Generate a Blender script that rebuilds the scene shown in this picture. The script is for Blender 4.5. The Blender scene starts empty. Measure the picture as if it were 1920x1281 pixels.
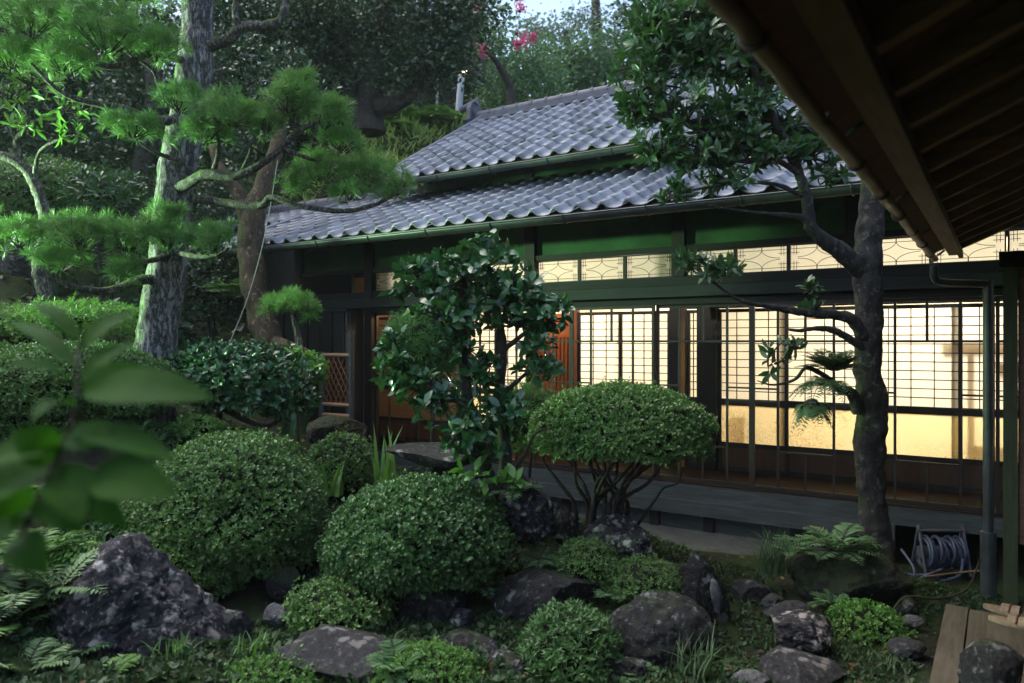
import bpy, bmesh, math, random
import numpy as np
from mathutils import Vector

random.seed(7)
rng = np.random.default_rng(7)
S = bpy.context.scene
COL = S.collection

# ------------------------------------------------------------------ camera
CAMZ = 1.85
YAW = math.radians(33.1)
FW = np.array([-math.sin(YAW), math.cos(YAW), 0.0])
RT = np.array([math.cos(YAW), math.sin(YAW), 0.0])
UP = np.array([0.0, 0.0, 1.0])
FPX = 1410.0
cam_d = bpy.data.cameras.new('camera')
cam = bpy.data.objects.new('camera', cam_d)
COL.objects.link(cam)
cam.location = (0, 0, CAMZ)
cam.rotation_euler = (math.radians(90), 0, YAW)
cam_d.sensor_width = 36.0
cam_d.lens = FPX / 1920 * 36
cam_d.clip_start = 0.05
cam_d.clip_end = 500
cam_d.dof.use_dof = True
cam_d.dof.focus_distance = 6.6
cam_d.dof.aperture_fstop = 2.0
S.camera = cam

# ------------------------------------------------------------------ world, sun, exposure
SUN_EL, SUN_AZ = math.radians(62), math.radians(250)
W = bpy.data.worlds.new('World')
S.world = W
W.use_nodes = True
wn = W.node_tree
for n in list(wn.nodes):
    wn.nodes.remove(n)
wo = wn.nodes.new('ShaderNodeOutputWorld')
wb = wn.nodes.new('ShaderNodeBackground')
ws = wn.nodes.new('ShaderNodeTexSky')
ws.sky_type = 'NISHITA'
ws.sun_disc = False
ws.sun_elevation = SUN_EL
ws.sun_rotation = SUN_AZ
ws.air_density = 1.0
ws.dust_density = 3.0
ws.ozone_density = 1.6
wb.inputs['Strength'].default_value = 0.13
hs = wn.nodes.new('ShaderNodeHueSaturation')
hs.inputs['Saturation'].default_value = 1.0
wn.links.new(ws.outputs[0], hs.inputs['Color'])
wn.links.new(hs.outputs[0], wb.inputs[0])
wn.links.new(wb.outputs[0], wo.inputs[0])
sl = bpy.data.lights.new('sun', 'SUN')
sl.energy = 0.5
sl.angle = math.radians(60)
sl.color = (1.0, 0.96, 0.9)
so = bpy.data.objects.new('sun', sl)
COL.objects.link(so)
so.rotation_euler = (math.pi / 2 - SUN_EL, 0, math.pi - SUN_AZ)
vs = S.view_settings
vs.view_transform = 'Standard'
vs.look = 'None'
vs.gamma = 1.0
vs.use_curve_mapping = False
vs.exposure = 1.72
S.render.engine = 'CYCLES'
S.cycles.use_denoising = True
S.cycles.max_bounces = 6
S.cycles.diffuse_bounces = 3
S.cycles.glossy_bounces = 2
S.cycles.transmission_bounces = 4
S.cycles.transparent_max_bounces = 12
S.cycles.sample_clamp_indirect = 4.0
S.cycles.caustics_reflective = False
S.cycles.caustics_refractive = False

# ------------------------------------------------------------------ helpers
def P(u, v, s):
    """world point seen at photo pixel (u, v) at depth s"""
    return s * (FW + (u - 960) / FPX * RT) + np.array([0, 0, CAMZ]) + UP * s * (640.5 - v) / FPX

def px(n, s):
    return n * s / FPX

def _hash(ix, iy, iz, seed=0):
    h = (ix.astype(np.int64) * 374761393 + iy.astype(np.int64) * 668265263 + iz.astype(np.int64) * 2147483647 + seed * 974711) & 0xFFFFFFFF
    h = ((h ^ (h >> 13)) * 1274126177) & 0xFFFFFFFF
    h = (h ^ (h >> 16)) & 0xFFFFFFFF
    return h / 2147483648.0 - 1.0

def vnoise(p, seed=0):
    i = np.floor(p).astype(np.int64)
    f = p - i
    f = f * f * (3 - 2 * f)
    r = 0
    for dx in (0, 1):
        for dy in (0, 1):
            for dz in (0, 1):
                w = (f[:, 0] if dx else 1 - f[:, 0]) * (f[:, 1] if dy else 1 - f[:, 1]) * (f[:, 2] if dz else 1 - f[:, 2])
                r = r + w * _hash(i[:, 0] + dx, i[:, 1] + dy, i[:, 2] + dz, seed)
    return r

def fbm(p, octs=4, seed=0):
    a, r, q = 1.0, 0, np.array(p, float)
    for k in range(octs):
        r = r + a * vnoise(q, seed + k * 17)
        q = q * 2.03 + 11.3
        a *= 0.5
    return r / 1.9

def norm(v):
    v = np.asarray(v, float)
    n = np.linalg.norm(v, axis=-1, keepdims=True)
    return v / np.where(n < 1e-9, 1, n)

def catmull(pts, m):
    pts = np.asarray(pts, float)
    if len(pts) == 2:
        t = np.linspace(0, 1, m)[:, None]
        return pts[0] * (1 - t) + pts[1] * t
    q = np.vstack([2 * pts[0] - pts[1], pts, 2 * pts[-1] - pts[-2]])
    out = []
    for t in np.linspace(0, len(pts) - 1 - 1e-6, m):
        k = int(t)
        f = t - k
        a, b, c, d = q[k], q[k + 1], q[k + 2], q[k + 3]
        out.append(0.5 * ((2 * b) + (-a + c) * f + (2 * a - 5 * b + 4 * c - d) * f * f + (-a + 3 * b - 3 * c + d) * f ** 3))
    return np.array(out)

ORIG = {}

class MB:
    """collects geometry that becomes one mesh"""
    def __init__(self):
        self.v, self.f, self.n, self.mi = [], [], 0, []
        self.hasbox = False
    def add(self, verts, faces, mi=0):
        verts = np.asarray(verts, float).reshape(-1, 3)
        faces = np.asarray(faces, np.int64)
        if faces.ndim == 1:
            faces = faces[None]
        self.v.append(verts)
        self.f.append(faces + self.n)
        self.mi.append(np.full(len(faces), mi))
        self.n += len(verts)
        return self
    def box(self, x0, x1, y0, y1, z0, z1):
        self.hasbox = True
        v = [(x, y, z) for x in (x0, x1) for y in (y0, y1) for z in (z0, z1)]
        f = [(0, 1, 3, 2), (4, 6, 7, 5), (0, 4, 5, 1), (2, 3, 7, 6), (0, 2, 6, 4), (1, 5, 7, 3)]
        return self.add(v, f)
    def obox(self, c, ax, ay, az):
        """oriented box from centre and three half-axis vectors"""
        self.hasbox = True
        c, ax, ay, az = map(lambda q: np.asarray(q, float), (c, ax, ay, az))
        v = [c + i * ax + j * ay + k * az for i in (-1, 1) for j in (-1, 1) for k in (-1, 1)]
        f = [(0, 1, 3, 2), (4, 6, 7, 5), (0, 4, 5, 1), (2, 3, 7, 6), (0, 2, 6, 4), (1, 5, 7, 3)]
        return self.add(v, f)
    def bar(self, a, b, w, h, up=(0, 0, 1)):
        a, b = np.asarray(a, float), np.asarray(b, float)
        d = norm(b - a)
        s = norm(np.cross(d, up)) if abs(np.dot(d, up)) < 0.99 else np.array([1.0, 0, 0])
        t = np.cross(s, d)
        return self.obox((a + b) / 2, (b - a) / 2, s * w / 2, t * h / 2)
    def tube(self, pts, radii, n=8, m=None, rough=0.0, seed=0, cap=True, freq=3.0):
        pts = np.asarray(pts, float)
        if m is None:
            m = max(2, (len(pts) - 1) * 5 + 1)
        c = catmull(pts, m)
        r = np.interp(np.linspace(0, 1, m), np.linspace(0, 1, len(radii)), radii)
        tang = norm(np.gradient(c, axis=0))
        a = np.array([0, 0, 1.0]) if abs(tang[0][2]) < 0.9 else np.array([1.0, 0, 0])
        nrm = norm(np.cross(tang[0], a))
        rings = []
        th = np.arange(n) / n * 2 * math.pi
        for k in range(m):
            nrm = norm(nrm - np.dot(nrm, tang[k]) * tang[k])
            b = np.cross(tang[k], nrm)
            rings.append(c[k] + r[k] * (np.cos(th)[:, None] * nrm + np.sin(th)[:, None] * b))
        v = np.array(rings).reshape(-1, 3)
        if rough:
            cc = np.repeat(c, n, axis=0)
            rr = np.repeat(r, n)[:, None]
            nz = fbm(v * freq / max(r.max(), 1e-3) * 0.35, 4, seed)[:, None]
            v = v + norm(v - cc) * rr * rough * nz
        f = []
        for k in range(m - 1):
            for j in range(n):
                f.append((k * n + j, k * n + (j + 1) % n, (k + 1) * n + (j + 1) % n, (k + 1) * n + j))
        base = self.n
        self.add(v, f)
        if cap:
            for k in (0, m - 1):
                cv = c[k][None]
                ring = v[k * n:(k + 1) * n]
                ff = [(0, 1 + j, 1 + (j + 1) % n) for j in range(n)]
                self.add(np.vstack([cv, ring]), ff)
        return self
    def cyl(self, a, b, r, n=12):
        return self.tube([a, b], [r, r], n, 2)
    def merged(self):
        return np.vstack(self.v)
    def mesh(self, name, mats, origin=(0, 0, 0), smooth=True, attr=None):
        me = bpy.data.meshes.new(name)
        v = (np.vstack(self.v) - np.asarray(origin, float)).astype(np.float32)
        me.vertices.add(len(v))
        me.vertices.foreach_set('co', v.ravel())
        loops = np.concatenate([f.ravel() for f in self.f])
        tot = np.concatenate([np.full(len(f), f.shape[1]) for f in self.f])
        st = np.concatenate([[0], np.cumsum(tot)[:-1]])
        me.loops.add(len(loops))
        me.loops.foreach_set('vertex_index', loops.astype(np.int32))
        me.polygons.add(len(tot))
        me.polygons.foreach_set('loop_start', st.astype(np.int32))
        me.polygons.foreach_set('material_index', np.concatenate(self.mi).astype(np.int32))
        me.polygons.foreach_set('use_smooth', np.full(len(tot), bool(smooth) and not self.hasbox))
        if attr is not None:
            at = me.attributes.new('tile_rand', 'FLOAT', 'FACE')
            at.data.foreach_set('value', np.asarray(attr, np.float32))
        me.update(calc_edges=True)
        for m_ in (mats if isinstance(mats, (list, tuple)) else [mats]):
            me.materials.append(m_)
        return me

def thing(name, label, cat, loc=(0, 0, 0), group=None):
    o = bpy.data.objects.new(name, None)
    o.empty_display_size = 0.1
    COL.objects.link(o)
    o.location = tuple(float(q) for q in loc)
    o['label'] = label
    o['category'] = cat
    if group:
        o['group'] = group
    ORIG[o.name] = np.asarray(loc, float)
    return o

def part(mb, name, mat, parent, label=None, smooth=True, attr=None, kind=None):
    org = ORIG[parent.name]
    o = bpy.data.objects.new(name, mb.mesh(name, mat, org, smooth, attr))
    COL.objects.link(o)
    o.parent = parent
    ORIG[o.name] = org
    if label:
        o['label'] = label
    if kind:
        o['kind'] = kind
    return o

def solo(mb, name, mat, loc, label=None, cat=None, group=None, kind=None, smooth=True):
    o = bpy.data.objects.new(name, mb.mesh(name, mat, loc, smooth))
    COL.objects.link(o)
    o.location = tuple(float(q) for q in loc)
    ORIG[o.name] = np.asarray(loc, float)
    if label: o['label'] = label
    if cat: o['category'] = cat
    if group: o['group'] = group
    if kind: o['kind'] = kind
    return o

# ------------------------------------------------------------------ materials
def new_mat(name):
    m = bpy.data.materials.new(name)
    m.use_nodes = True
    nt = m.node_tree
    for n in list(nt.nodes):
        nt.nodes.remove(n)
    out = nt.nodes.new('ShaderNodeOutputMaterial')
    return m, nt, out

def N(nt, t, **kw):
    n = nt.nodes.new(t)
    for k, v in kw.items():
        if k.startswith('i_'):
            n.inputs[k[2:].replace('_', ' ')].default_value = v
        else:
            setattr(n, k, v)
    return n

def ramp(nt, fac, stops):
    r = nt.nodes.new('ShaderNodeValToRGB')
    while len(r.color_ramp.elements) < len(stops):
        r.color_ramp.elements.new(0.5)
    for e, (p, c) in zip(r.color_ramp.elements, stops):
        e.position = p
        e.color = (c[0], c[1], c[2], 1) if not isinstance(c, (int, float)) else (c, c, c, 1)
    nt.links.new(fac, r.inputs[0])
    return r.outputs[0]

def mixc(nt, fac, a, b):
    m = nt.nodes.new('ShaderNodeMix')
    m.data_type = 'RGBA'
    for sock, val in ((m.inputs[0], fac), (m.inputs[6], a), (m.inputs[7], b)):
        if hasattr(val, 'is_linked') or hasattr(val, 'links'):
            nt.links.new(val, sock)
        elif isinstance(val, (int, float)):
            sock.default_value = val
        else:
            sock.default_value = (val[0], val[1], val[2], 1)
    return m.outputs[2]

def noise(nt, vec, scale, detail=5, rough=0.6, dist=0.0):
    n = N(nt, 'ShaderNodeTexNoise')
    n.inputs['Scale'].default_value = scale
    n.inputs['Detail'].default_value = detail
    n.inputs['Roughness'].default_value = rough
    n.inputs['Distortion'].default_value = dist
    if vec is not None:
        nt.links.new(vec, n.inputs['Vector'])
    return n.outputs['Fac']

def coords(nt, scale=(1, 1, 1)):
    tc = N(nt, 'ShaderNodeTexCoord')
    mp = N(nt, 'ShaderNodeMapping')
    mp.inputs['Scale'].default_value = scale
    nt.links.new(tc.outputs['Object'], mp.inputs[0])
    return mp.outputs[0]

def bump(nt, h, strength=0.4, dist=0.02):
    b = N(nt, 'ShaderNodeBump')
    b.inputs['Strength'].default_value = strength
    b.inputs['Distance'].default_value = dist
    nt.links.new(h, b.inputs['Height'])
    return b.outputs[0]

def princ(nt, out, col, rough=0.6, spec=0.5, nrm=None):
    p = N(nt, 'ShaderNodeBsdfPrincipled')
    if hasattr(col, 'links'):
        nt.links.new(col, p.inputs['Base Color'])
    else:
        p.inputs['Base Color'].default_value = (col[0], col[1], col[2], 1)
    if hasattr(rough, 'links'):
        nt.links.new(rough, p.inputs['Roughness'])
    else:
        p.inputs['Roughness'].default_value = rough
    p.inputs['Specular IOR Level'].default_value = spec
    if nrm is not None:
        nt.links.new(nrm, p.inputs['Normal'])
    if out is not None:
        nt.links.new(p.outputs[0], out.inputs[0])
    return p

def mat_leaf(name, c1, c2, c3=None, rough=0.45, spec=0.5, transl=0.2, clump=2.5, gain=1.4):
    m, nt, out = new_mat(name)
    c1, c2, c3 = (tuple(min(.9, q * g_) for q, g_ in zip(c, (gain, gain, gain * .92))) if c else None for c in (c1, c2, c3))
    g = N(nt, 'ShaderNodeNewGeometry')
    c3 = c3 or c2
    col = ramp(nt, g.outputs['Random Per Island'], [(0.0, c1), (0.55, c2), (0.9, c2), (1.0, c3)])
    nz = noise(nt, coords(nt), clump, 3)
    lo = tuple(q * 0.75 for q in c1)
    col = mixc(nt, ramp(nt, nz, [(0.35, 0.55), (0.62, 0.0)]), col, lo)
    p = princ(nt, None, col, rough, spec)
    t = N(nt, 'ShaderNodeBsdfTranslucent')
    nt.links.new(mixc(nt, 0.5, col, (c2[0] * 1.2, c2[1] * 1.5, c2[2] * 0.5)), t.inputs[0])
    mx = N(nt, 'ShaderNodeMixShader')
    mx.inputs[0].default_value = transl
    nt.links.new(p.outputs[0], mx.inputs[1])
    nt.links.new(t.outputs[0], mx.inputs[2])
    nt.links.new(mx.outputs[0], out.inputs[0])
    return m

def mat_wood(name, c1, c2, axis='z', rough=0.65, spec=0.3, grain=1.0):
    m, nt, out = new_mat(name)
    sc = {'x': (2, 26, 26), 'y': (26, 2, 26), 'z': (26, 26, 2)}[axis]
    cv = coords(nt, sc)
    n1 = noise(nt, cv, 1.3 * grain, 6, 0.65, 0.6)
    n2 = noise(nt, coords(nt), 2.2, 4)
    col = ramp(nt, n1, [(0.3, c1), (0.7, c2)])
    col = mixc(nt, ramp(nt, n2, [(0.4, 0.0), (0.75, 0.55)]), col, tuple(q * 0.55 for q in c1))
    princ(nt, out, col, rough, spec, bump(nt, n1, 0.35, 0.004))
    return m

def mat_bark(name, c1, c2, moss=None, moss_dir=(-0.8, -0.5, 0.2), moss_amt=0.5, scale=9.0, lichen=0.0, plates=True):
    m, nt, out = new_mat(name)
    cv = coords(nt, (1, 1, 0.35))
    vo = N(nt, 'ShaderNodeTexVoronoi', feature='DISTANCE_TO_EDGE')
    vo.inputs['Scale'].default_value = scale * 2.2
    wn_ = N(nt, 'ShaderNodeTexNoise')
    wn_.inputs['Scale'].default_value = scale * 0.7
    nt.links.new(cv, wn_.inputs['Vector'])
    ad = N(nt, 'ShaderNodeVectorMath', operation='MULTIPLY_ADD')
    nt.links.new(wn_.outputs['Color'], ad.inputs[0])
    ad.inputs[1].default_value = (0.22, 0.22, 0.30)
    nt.links.new(cv, ad.inputs[2])
    nt.links.new(ad.outputs[0], vo.inputs['Vector'])
    n1 = noise(nt, cv, scale * 2, 7, 0.7)
    col = ramp(nt, n1, [(0.3, c1), (0.68, c2)])
    h = n1
    if plates:
        rn = noise(nt, coords(nt, (1, 1, 0.28)), scale * 2.4, 5, 0.68, 0.15)
        crack = ramp(nt, rn, [(0.42, 1.0), (0.48, 0.2), (0.51, 0.2), (0.56, 1.0)])
        col = mixc(nt, crack, tuple(q * 0.22 for q in c1), col)
        mh = N(nt, 'ShaderNodeMath', operation='MULTIPLY_ADD')
        nt.links.new(crack, mh.inputs[0]); mh.inputs[1].default_value = 1.2
        nt.links.new(n1, mh.inputs[2])
        h = mh.outputs[0]
    if lichen:
        ln = noise(nt, coords(nt), 17, 9, 0.72, 0.3)
        col = mixc(nt, ramp(nt, ln, [(0.60 - lichen * 0.06, 0.0), (0.66 - lichen * 0.06, 0.85)]), col, tuple(min(.36, 2.6 * q) for q in c2))
    if moss is not None:
        g = N(nt, 'ShaderNodeNewGeometry')
        dt = N(nt, 'ShaderNodeVectorMath', operation='DOT_PRODUCT')
        nt.links.new(g.outputs['Normal'], dt.inputs[0])
        dt.inputs[1].default_value = tuple(norm(moss_dir))
        mn = noise(nt, coords(nt), 6, 5, 0.65)
        ma = N(nt, 'ShaderNodeMath', operation='MULTIPLY_ADD')
        nt.links.new(dt.outputs['Value'], ma.inputs[0]); ma.inputs[1].default_value = 0.28
        nt.links.new(mn, ma.inputs[2])
        col = mixc(nt, ramp(nt, ma.outputs[0], [(0.78 - moss_amt * 0.4, 0.0), (0.9 - moss_amt * 0.4, 0.9)]), col, moss)
    princ(nt, out, col, 0.85, 0.25, bump(nt, h, 0.9, 0.03))
    return m

def mat_rock(name, c1, c2, lichen=0.5, moss=0.3, lich_col=(0.36, 0.37, 0.36), scale=3.0):
    m, nt, out = new_mat(name)
    cv = coords(nt)
    n1 = noise(nt, cv, scale, 8, 0.7, 0.5)
    n2 = noise(nt, cv, scale * 9, 6, 0.75)
    col = ramp(nt, n1, [(0.3, c1), (0.7, c2)])
    col = mixc(nt, ramp(nt, n2, [(0.42, 0.65), (0.6, 0.0)]), col, tuple(q * 0.3 for q in c1))
    # pale lichen blotches with ragged edges
    wv = N(nt, 'ShaderNodeTexNoise'); wv.inputs['Scale'].default_value = 14; wv.inputs['Detail'].default_value = 5
    nt.links.new(cv, wv.inputs['Vector'])
    ad = N(nt, 'ShaderNodeVectorMath', operation='MULTIPLY_ADD')
    nt.links.new(wv.outputs['Color'], ad.inputs[0]); ad.inputs[1].default_value = (0.16, 0.16, 0.16)
    nt.links.new(cv, ad.inputs[2])
    vo = N(nt, 'ShaderNodeTexVoronoi'); vo.inputs['Scale'].default_value = 9.5
    nt.links.new(ad.outputs[0], vo.inputs['Vector'])
    sp = N(nt, 'ShaderNodeSeparateColor'); nt.links.new(vo.outputs['Color'], sp.inputs[0])
    on = ramp(nt, sp.outputs[0], [(0.99 - lichen * 0.55, 0.0), (1.0 - lichen * 0.55, 1.0)])
    blob = ramp(nt, vo.outputs['Distance'], [(0.26, 0.9), (0.44, 0.0)])
    mu = N(nt, 'ShaderNodeMath', operation='MULTIPLY')
    nt.links.new(on, mu.inputs[0]); nt.links.new(blob, mu.inputs[1])
    mk = noise(nt, cv, 2.6, 3)
    mu2 = N(nt, 'ShaderNodeMath', operation='MULTIPLY')
    nt.links.new(mu.outputs[0], mu2.inputs[0]); nt.links.new(ramp(nt, mk, [(0.36, 0.0), (0.48, 1.0)]), mu2.inputs[1])
    mu = mu2
    lc = mixc(nt, sp.outputs[1], lich_col, (lich_col[0] * 0.75, lich_col[1] * 0.68, lich_col[2] * 0.6))
    col = mixc(nt, mu.outputs[0], col, lc)
    fine = noise(nt, cv, 26, 4, 0.7)
    col = mixc(nt, ramp(nt, fine, [(0.60 - lichen * .04, 0.0), (0.66, 0.55 * min(1, lichen * 1.6))]), col, lich_col)
    if moss:
        g = N(nt, 'ShaderNodeNewGeometry')
        sx = N(nt, 'ShaderNodeSeparateXYZ'); nt.links.new(g.outputs['Normal'], sx.inputs[0])
        mn = noise(nt, cv, 4, 6, 0.7)
        ma = N(nt, 'ShaderNodeMath', operation='MULTIPLY_ADD')
        nt.links.new(sx.outputs[2], ma.inputs[0]); ma.inputs[1].default_value = 0.3
        nt.links.new(mn, ma.inputs[2])
        mcol = mixc(nt, fine, (0.010, 0.016, 0.005), (0.034, 0.050, 0.013))
        col = mixc(nt, ramp(nt, ma.outputs[0], [(0.93 - moss * 0.42, 0.0), (1.02 - moss * 0.42, 0.95)]), col, mcol)
    mh = N(nt, 'ShaderNodeMath', operation='MULTIPLY_ADD')
    nt.links.new(n2, mh.inputs[0]); mh.inputs[1].default_value = 0.5; nt.links.new(n1, mh.inputs[2])
    princ(nt, out, col, 0.8, 0.35, bump(nt, mh.outputs[0], 0.8, 0.05))
    return m

def mat_plain(name, c, rough=0.6, spec=0.4, var=0.3, scale=6.0, metal=0.0, bmp=0.2):
    m, nt, out = new_mat(name)
    n1 = noise(nt, coords(nt), scale, 6, 0.65)
    col = ramp(nt, n1, [(0.3, tuple(q * (1 - var) for q in c)), (0.7, tuple(min(1, q * (1 + var)) for q in c))])
    p = princ(nt, out, col, rough, spec, bump(nt, n1, bmp, 0.01))
    p.inputs['Metallic'].default_value = metal
    return m

def mat_tile():
    m, nt, out = new_mat('roof_tile_glaze')
    at = N(nt, 'ShaderNodeAttribute', attribute_name='tile_rand')
    col = ramp(nt, at.outputs['Fac'], [(0.0, (0.070, 0.086, 0.108)), (0.5, (0.115, 0.136, 0.165)), (1.0, (0.18, 0.205, 0.24))])
    n1 = noise(nt, coords(nt), 5, 7, 0.7)
    n2 = noise(nt, coords(nt), 32, 5, 0.7)
    col = mixc(nt, ramp(nt, n1, [(0.42, 0.0), (0.7, 0.55)]), col, (0.075, 0.08, 0.09))
    col = mixc(nt, ramp(nt, n2, [(0.6, 0.0), (0.72, 0.45)]), col, (0.33, 0.34, 0.36))
    princ(nt, out, col, ramp(nt, n1, [(0.3, 0.36), (0.7, 0.55)]), 0.55, bump(nt, n2, 0.3, 0.006))
    return m

def mat_translucent(name, c, dif=0.25, tex=None):
    m, nt, out = new_mat(name)
    d = N(nt, 'ShaderNodeBsdfDiffuse'); t = N(nt, 'ShaderNodeBsdfTranslucent')
    if tex == 'frost':
        n1 = noise(nt, coords(nt), 1.1, 2)
        n2 = noise(nt, coords(nt), 24, 6, 0.8, 2.5)
        mu = N(nt, 'ShaderNodeMath', operation='MULTIPLY')
        nt.links.new(ramp(nt, n1, [(0.44, 0.0), (0.60, 1.0)]), mu.inputs[0])
        nt.links.new(ramp(nt, n2, [(0.47, 0.0), (0.60, 0.8)]), mu.inputs[1])
        col = mixc(nt, mu.outputs[0], c, (0.42, 0.28, 0.13))
    else:
        n1 = noise(nt, coords(nt), 7, 5, 0.6)
        col = ramp(nt, n1, [(0.25, tuple(q * 0.9 for q in c)), (0.7, c)])
    nt.links.new(col, d.inputs[0]); nt.links.new(col, t.inputs[0])
    mx = N(nt, 'ShaderNodeMixShader'); mx.inputs[0].default_value = 1 - dif
    nt.links.new(d.outputs[0], mx.inputs[1]); nt.links.new(t.outputs[0], mx.inputs[2])
    nt.links.new(mx.outputs[0], out.inputs[0])
    return m

def mat_glass():
    m, nt, out = new_mat('window_glass')
    tr = N(nt, 'ShaderNodeBsdfTransparent'); tr.inputs[0].default_value = (0.93, 0.95, 0.94, 1)
    gl = N(nt, 'ShaderNodeBsdfGlossy'); gl.inputs['Roughness'].default_value = 0.02
    fr = N(nt, 'ShaderNodeFresnel'); fr.inputs[0].default_value = 1.45
    mx = N(nt, 'ShaderNodeMixShader')
    nt.links.new(fr.outputs[0], mx.inputs[0]); nt.links.new(tr.outputs[0], mx.inputs[1]); nt.links.new(gl.outputs[0], mx.inputs[2])
    nt.links.new(mx.outputs[0], out.inputs[0])
    return m

def mat_emit(name, c, s):
    m, nt, out = new_mat(name)
    e = N(nt, 'ShaderNodeEmission'); e.inputs[0].default_value = (*c, 1); e.inputs[1].default_value = s
    nt.links.new(e.outputs[0], out.inputs[0])
    return m

def mat_ground():
    m, nt, out = new_mat('garden_soil')
    cv = coords(nt)
    n1 = noise(nt, cv, 1.6, 7, 0.7)
    n2 = noise(nt, cv, 22, 7, 0.75)
    col = ramp(nt, n2, [(0.3, (0.006, 0.005, 0.004)), (0.55, (0.018, 0.014, 0.010)), (0.75, (0.04, 0.034, 0.026))])
    mcol = mixc(nt, n2, (0.010, 0.022, 0.005), (0.04, 0.075, 0.015))
    col = mixc(nt, ramp(nt, n1, [(0.38, 0.0), (0.52, 0.9)]), col, mcol)
    princ(nt, out, col, 0.9, 0.2, bump(nt, n2, 0.9, 0.04))
    return m

def mat_bamboo(name, c1, c2, axis='y'):
    return mat_wood(name, c1, c2, axis, 0.5, 0.4, 1.6)

M = {}
M['wood'] = mat_wood('weathered_dark_wood', (0.007, 0.0062, 0.005), (0.020, 0.017, 0.013), 'z')
M['woodx'] = mat_wood('weathered_dark_beam', (0.006, 0.0066, 0.0054), (0.016, 0.017, 0.0135), 'x')
M['woodgrey'] = mat_wood('grey_weathered_board', (0.034, 0.044, 0.040), (0.088, 0.105, 0.096), 'x')
M['canopy'] = mat_wood('dark_green_grey_board', (0.012, 0.016, 0.012), (0.028, 0.034, 0.027), 'x')
M['brown'] = mat_wood('warm_brown_wood', (0.075, 0.03, 0.012), (0.15, 0.062, 0.024), 'z', 0.45, 0.4)
M['brownx'] = mat_wood('warm_brown_floorboard', (0.016, 0.009, 0.006), (0.036, 0.018, 0.010), 'x', 0.6, 0.2)
M['orange'] = mat_wood('orange_cedar', (0.42, 0.14, 0.035), (0.62, 0.22, 0.06), 'z', 0.5, 0.3)
M['frame'] = mat_wood('dark_door_frame', (0.015, 0.011, 0.008), (0.036, 0.027, 0.019), 'z', 0.5, 0.35)
M['rafter'] = mat_wood('old_rafter_wood', (0.22, 0.135, 0.08), (0.40, 0.25, 0.15), 'x', 0.7, 0.2)
M['eaveboard'] = mat_wood('old_eave_board', (0.085, 0.056, 0.040), (0.17, 0.11, 0.078), 'x', 0.8, 0.15)
M['fascia'] = mat_wood('old_eave_beam', (0.09, 0.055, 0.032), (0.19, 0.115, 0.065), 'y', 0.7, 0.2)
M['bamboo'] = mat_bamboo('split_bamboo', (0.10, 0.072, 0.046), (0.19, 0.138, 0.088))
M['tile'] = mat_tile()
M['ridge'] = mat_plain('dark_ridge_tile', (0.075, 0.08, 0.10), 0.5, 0.45, 0.35, 9)
M['gutter'] = mat_plain('dark_gutter_metal', (0.035, 0.045, 0.042), 0.4, 0.5, 0.4, 8)
M['plaster'] = mat_plain('green_lit_plaster', (0.044, 0.105, 0.048), 0.9, 0.15, 0.4, 2.5)  # green lamp light on the plaster is put into its base colour
M['inner'] = mat_plain('interior_plaster', (0.72, 0.62, 0.46), 0.9, 0.1, 0.08, 3)
M['paper'] = mat_translucent('shoji_paper', (0.88, 0.83, 0.70))
M['frost'] = mat_translucent('frosted_lower_glass', (0.90, 0.76, 0.44), 0.2, 'frost')  # yellow stands for warm light off the tatami, put into the colour
M['ranma'] = mat_translucent('frosted_transom_glass', (0.92, 0.86, 0.66), 0.2)
M['glass'] = mat_glass()
M['concrete'] = mat_plain('pale_concrete', (0.065, 0.072, 0.066), 0.85, 0.2, 0.35, 4, 0, 0.5)
M['deck'] = mat_wood('pale_deck_plank', (0.055, 0.046, 0.032), (0.115, 0.098, 0.07), 'y', 0.75, 0.2)
M['soil'] = mat_ground()
M['pinebark'] = mat_bark('pine_bark', (0.105, 0.098, 0.094), (0.40, 0.385, 0.375), (0.10, 0.21, 0.04), (-0.9, 0.0, 0.1), 0.68, 8.0, 0.6)
M['mossbark'] = mat_bark('mossy_branch_bark', (0.10, 0.09, 0.075), (0.24, 0.22, 0.19), (0.10, 0.16, 0.03), (-0.3, -0.2, 0.9), 0.45, 14.0, 0.5)
M['smoothbark'] = mat_bark('smooth_mottled_bark', (0.040, 0.028, 0.018), (0.135, 0.095, 0.060), (0.055, 0.080, 0.020), (-0.8, -0.3, 0.3), 0.6, 6.0, 0.7, False)
M['darkbark'] = mat_bark('dark_lichened_bark', (0.014, 0.013, 0.011), (0.050, 0.047, 0.041), (0.035, 0.055, 0.014), (-0.6, 0, 0.5), 0.38, 11.0, 0.75, False)
M['forestbark'] = mat_bark('forest_bark', (0.025, 0.022, 0.018), (0.065, 0.058, 0.048), (0.03, 0.05, 0.012), (-0.4, -0.3, 0.8), 0.3, 6.0, 0.1, False)
M['twig'] = mat_bark('twig_bark', (0.022, 0.018, 0.013), (0.065, 0.054, 0.042), None, scale=20, lichen=0.1, plates=False)
M['pine'] = mat_leaf('pine_needles', (0.045, 0.115, 0.03), (0.12, 0.24, 0.07), (0.24, 0.38, 0.12), 0.5, 0.3, 0.2, 3.0)
M['azalea'] = mat_leaf('azalea_leaf', (0.034, 0.080, 0.020), (0.066, 0.132, 0.032), (0.12, 0.19, 0.05), 0.42, 0.5, 0.18, 2.0, 1.7)
M['azalea2'] = mat_leaf('box_leaf', (0.030, 0.080, 0.022), (0.058, 0.130, 0.036), (0.11, 0.19, 0.06), 0.4, 0.5, 0.18, 2.4)
M['bright'] = mat_leaf('fresh_leaf', (0.05, 0.125, 0.025), (0.095, 0.20, 0.045), (0.14, 0.25, 0.06), 0.45, 0.4, 0.3, 2.5)
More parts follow.
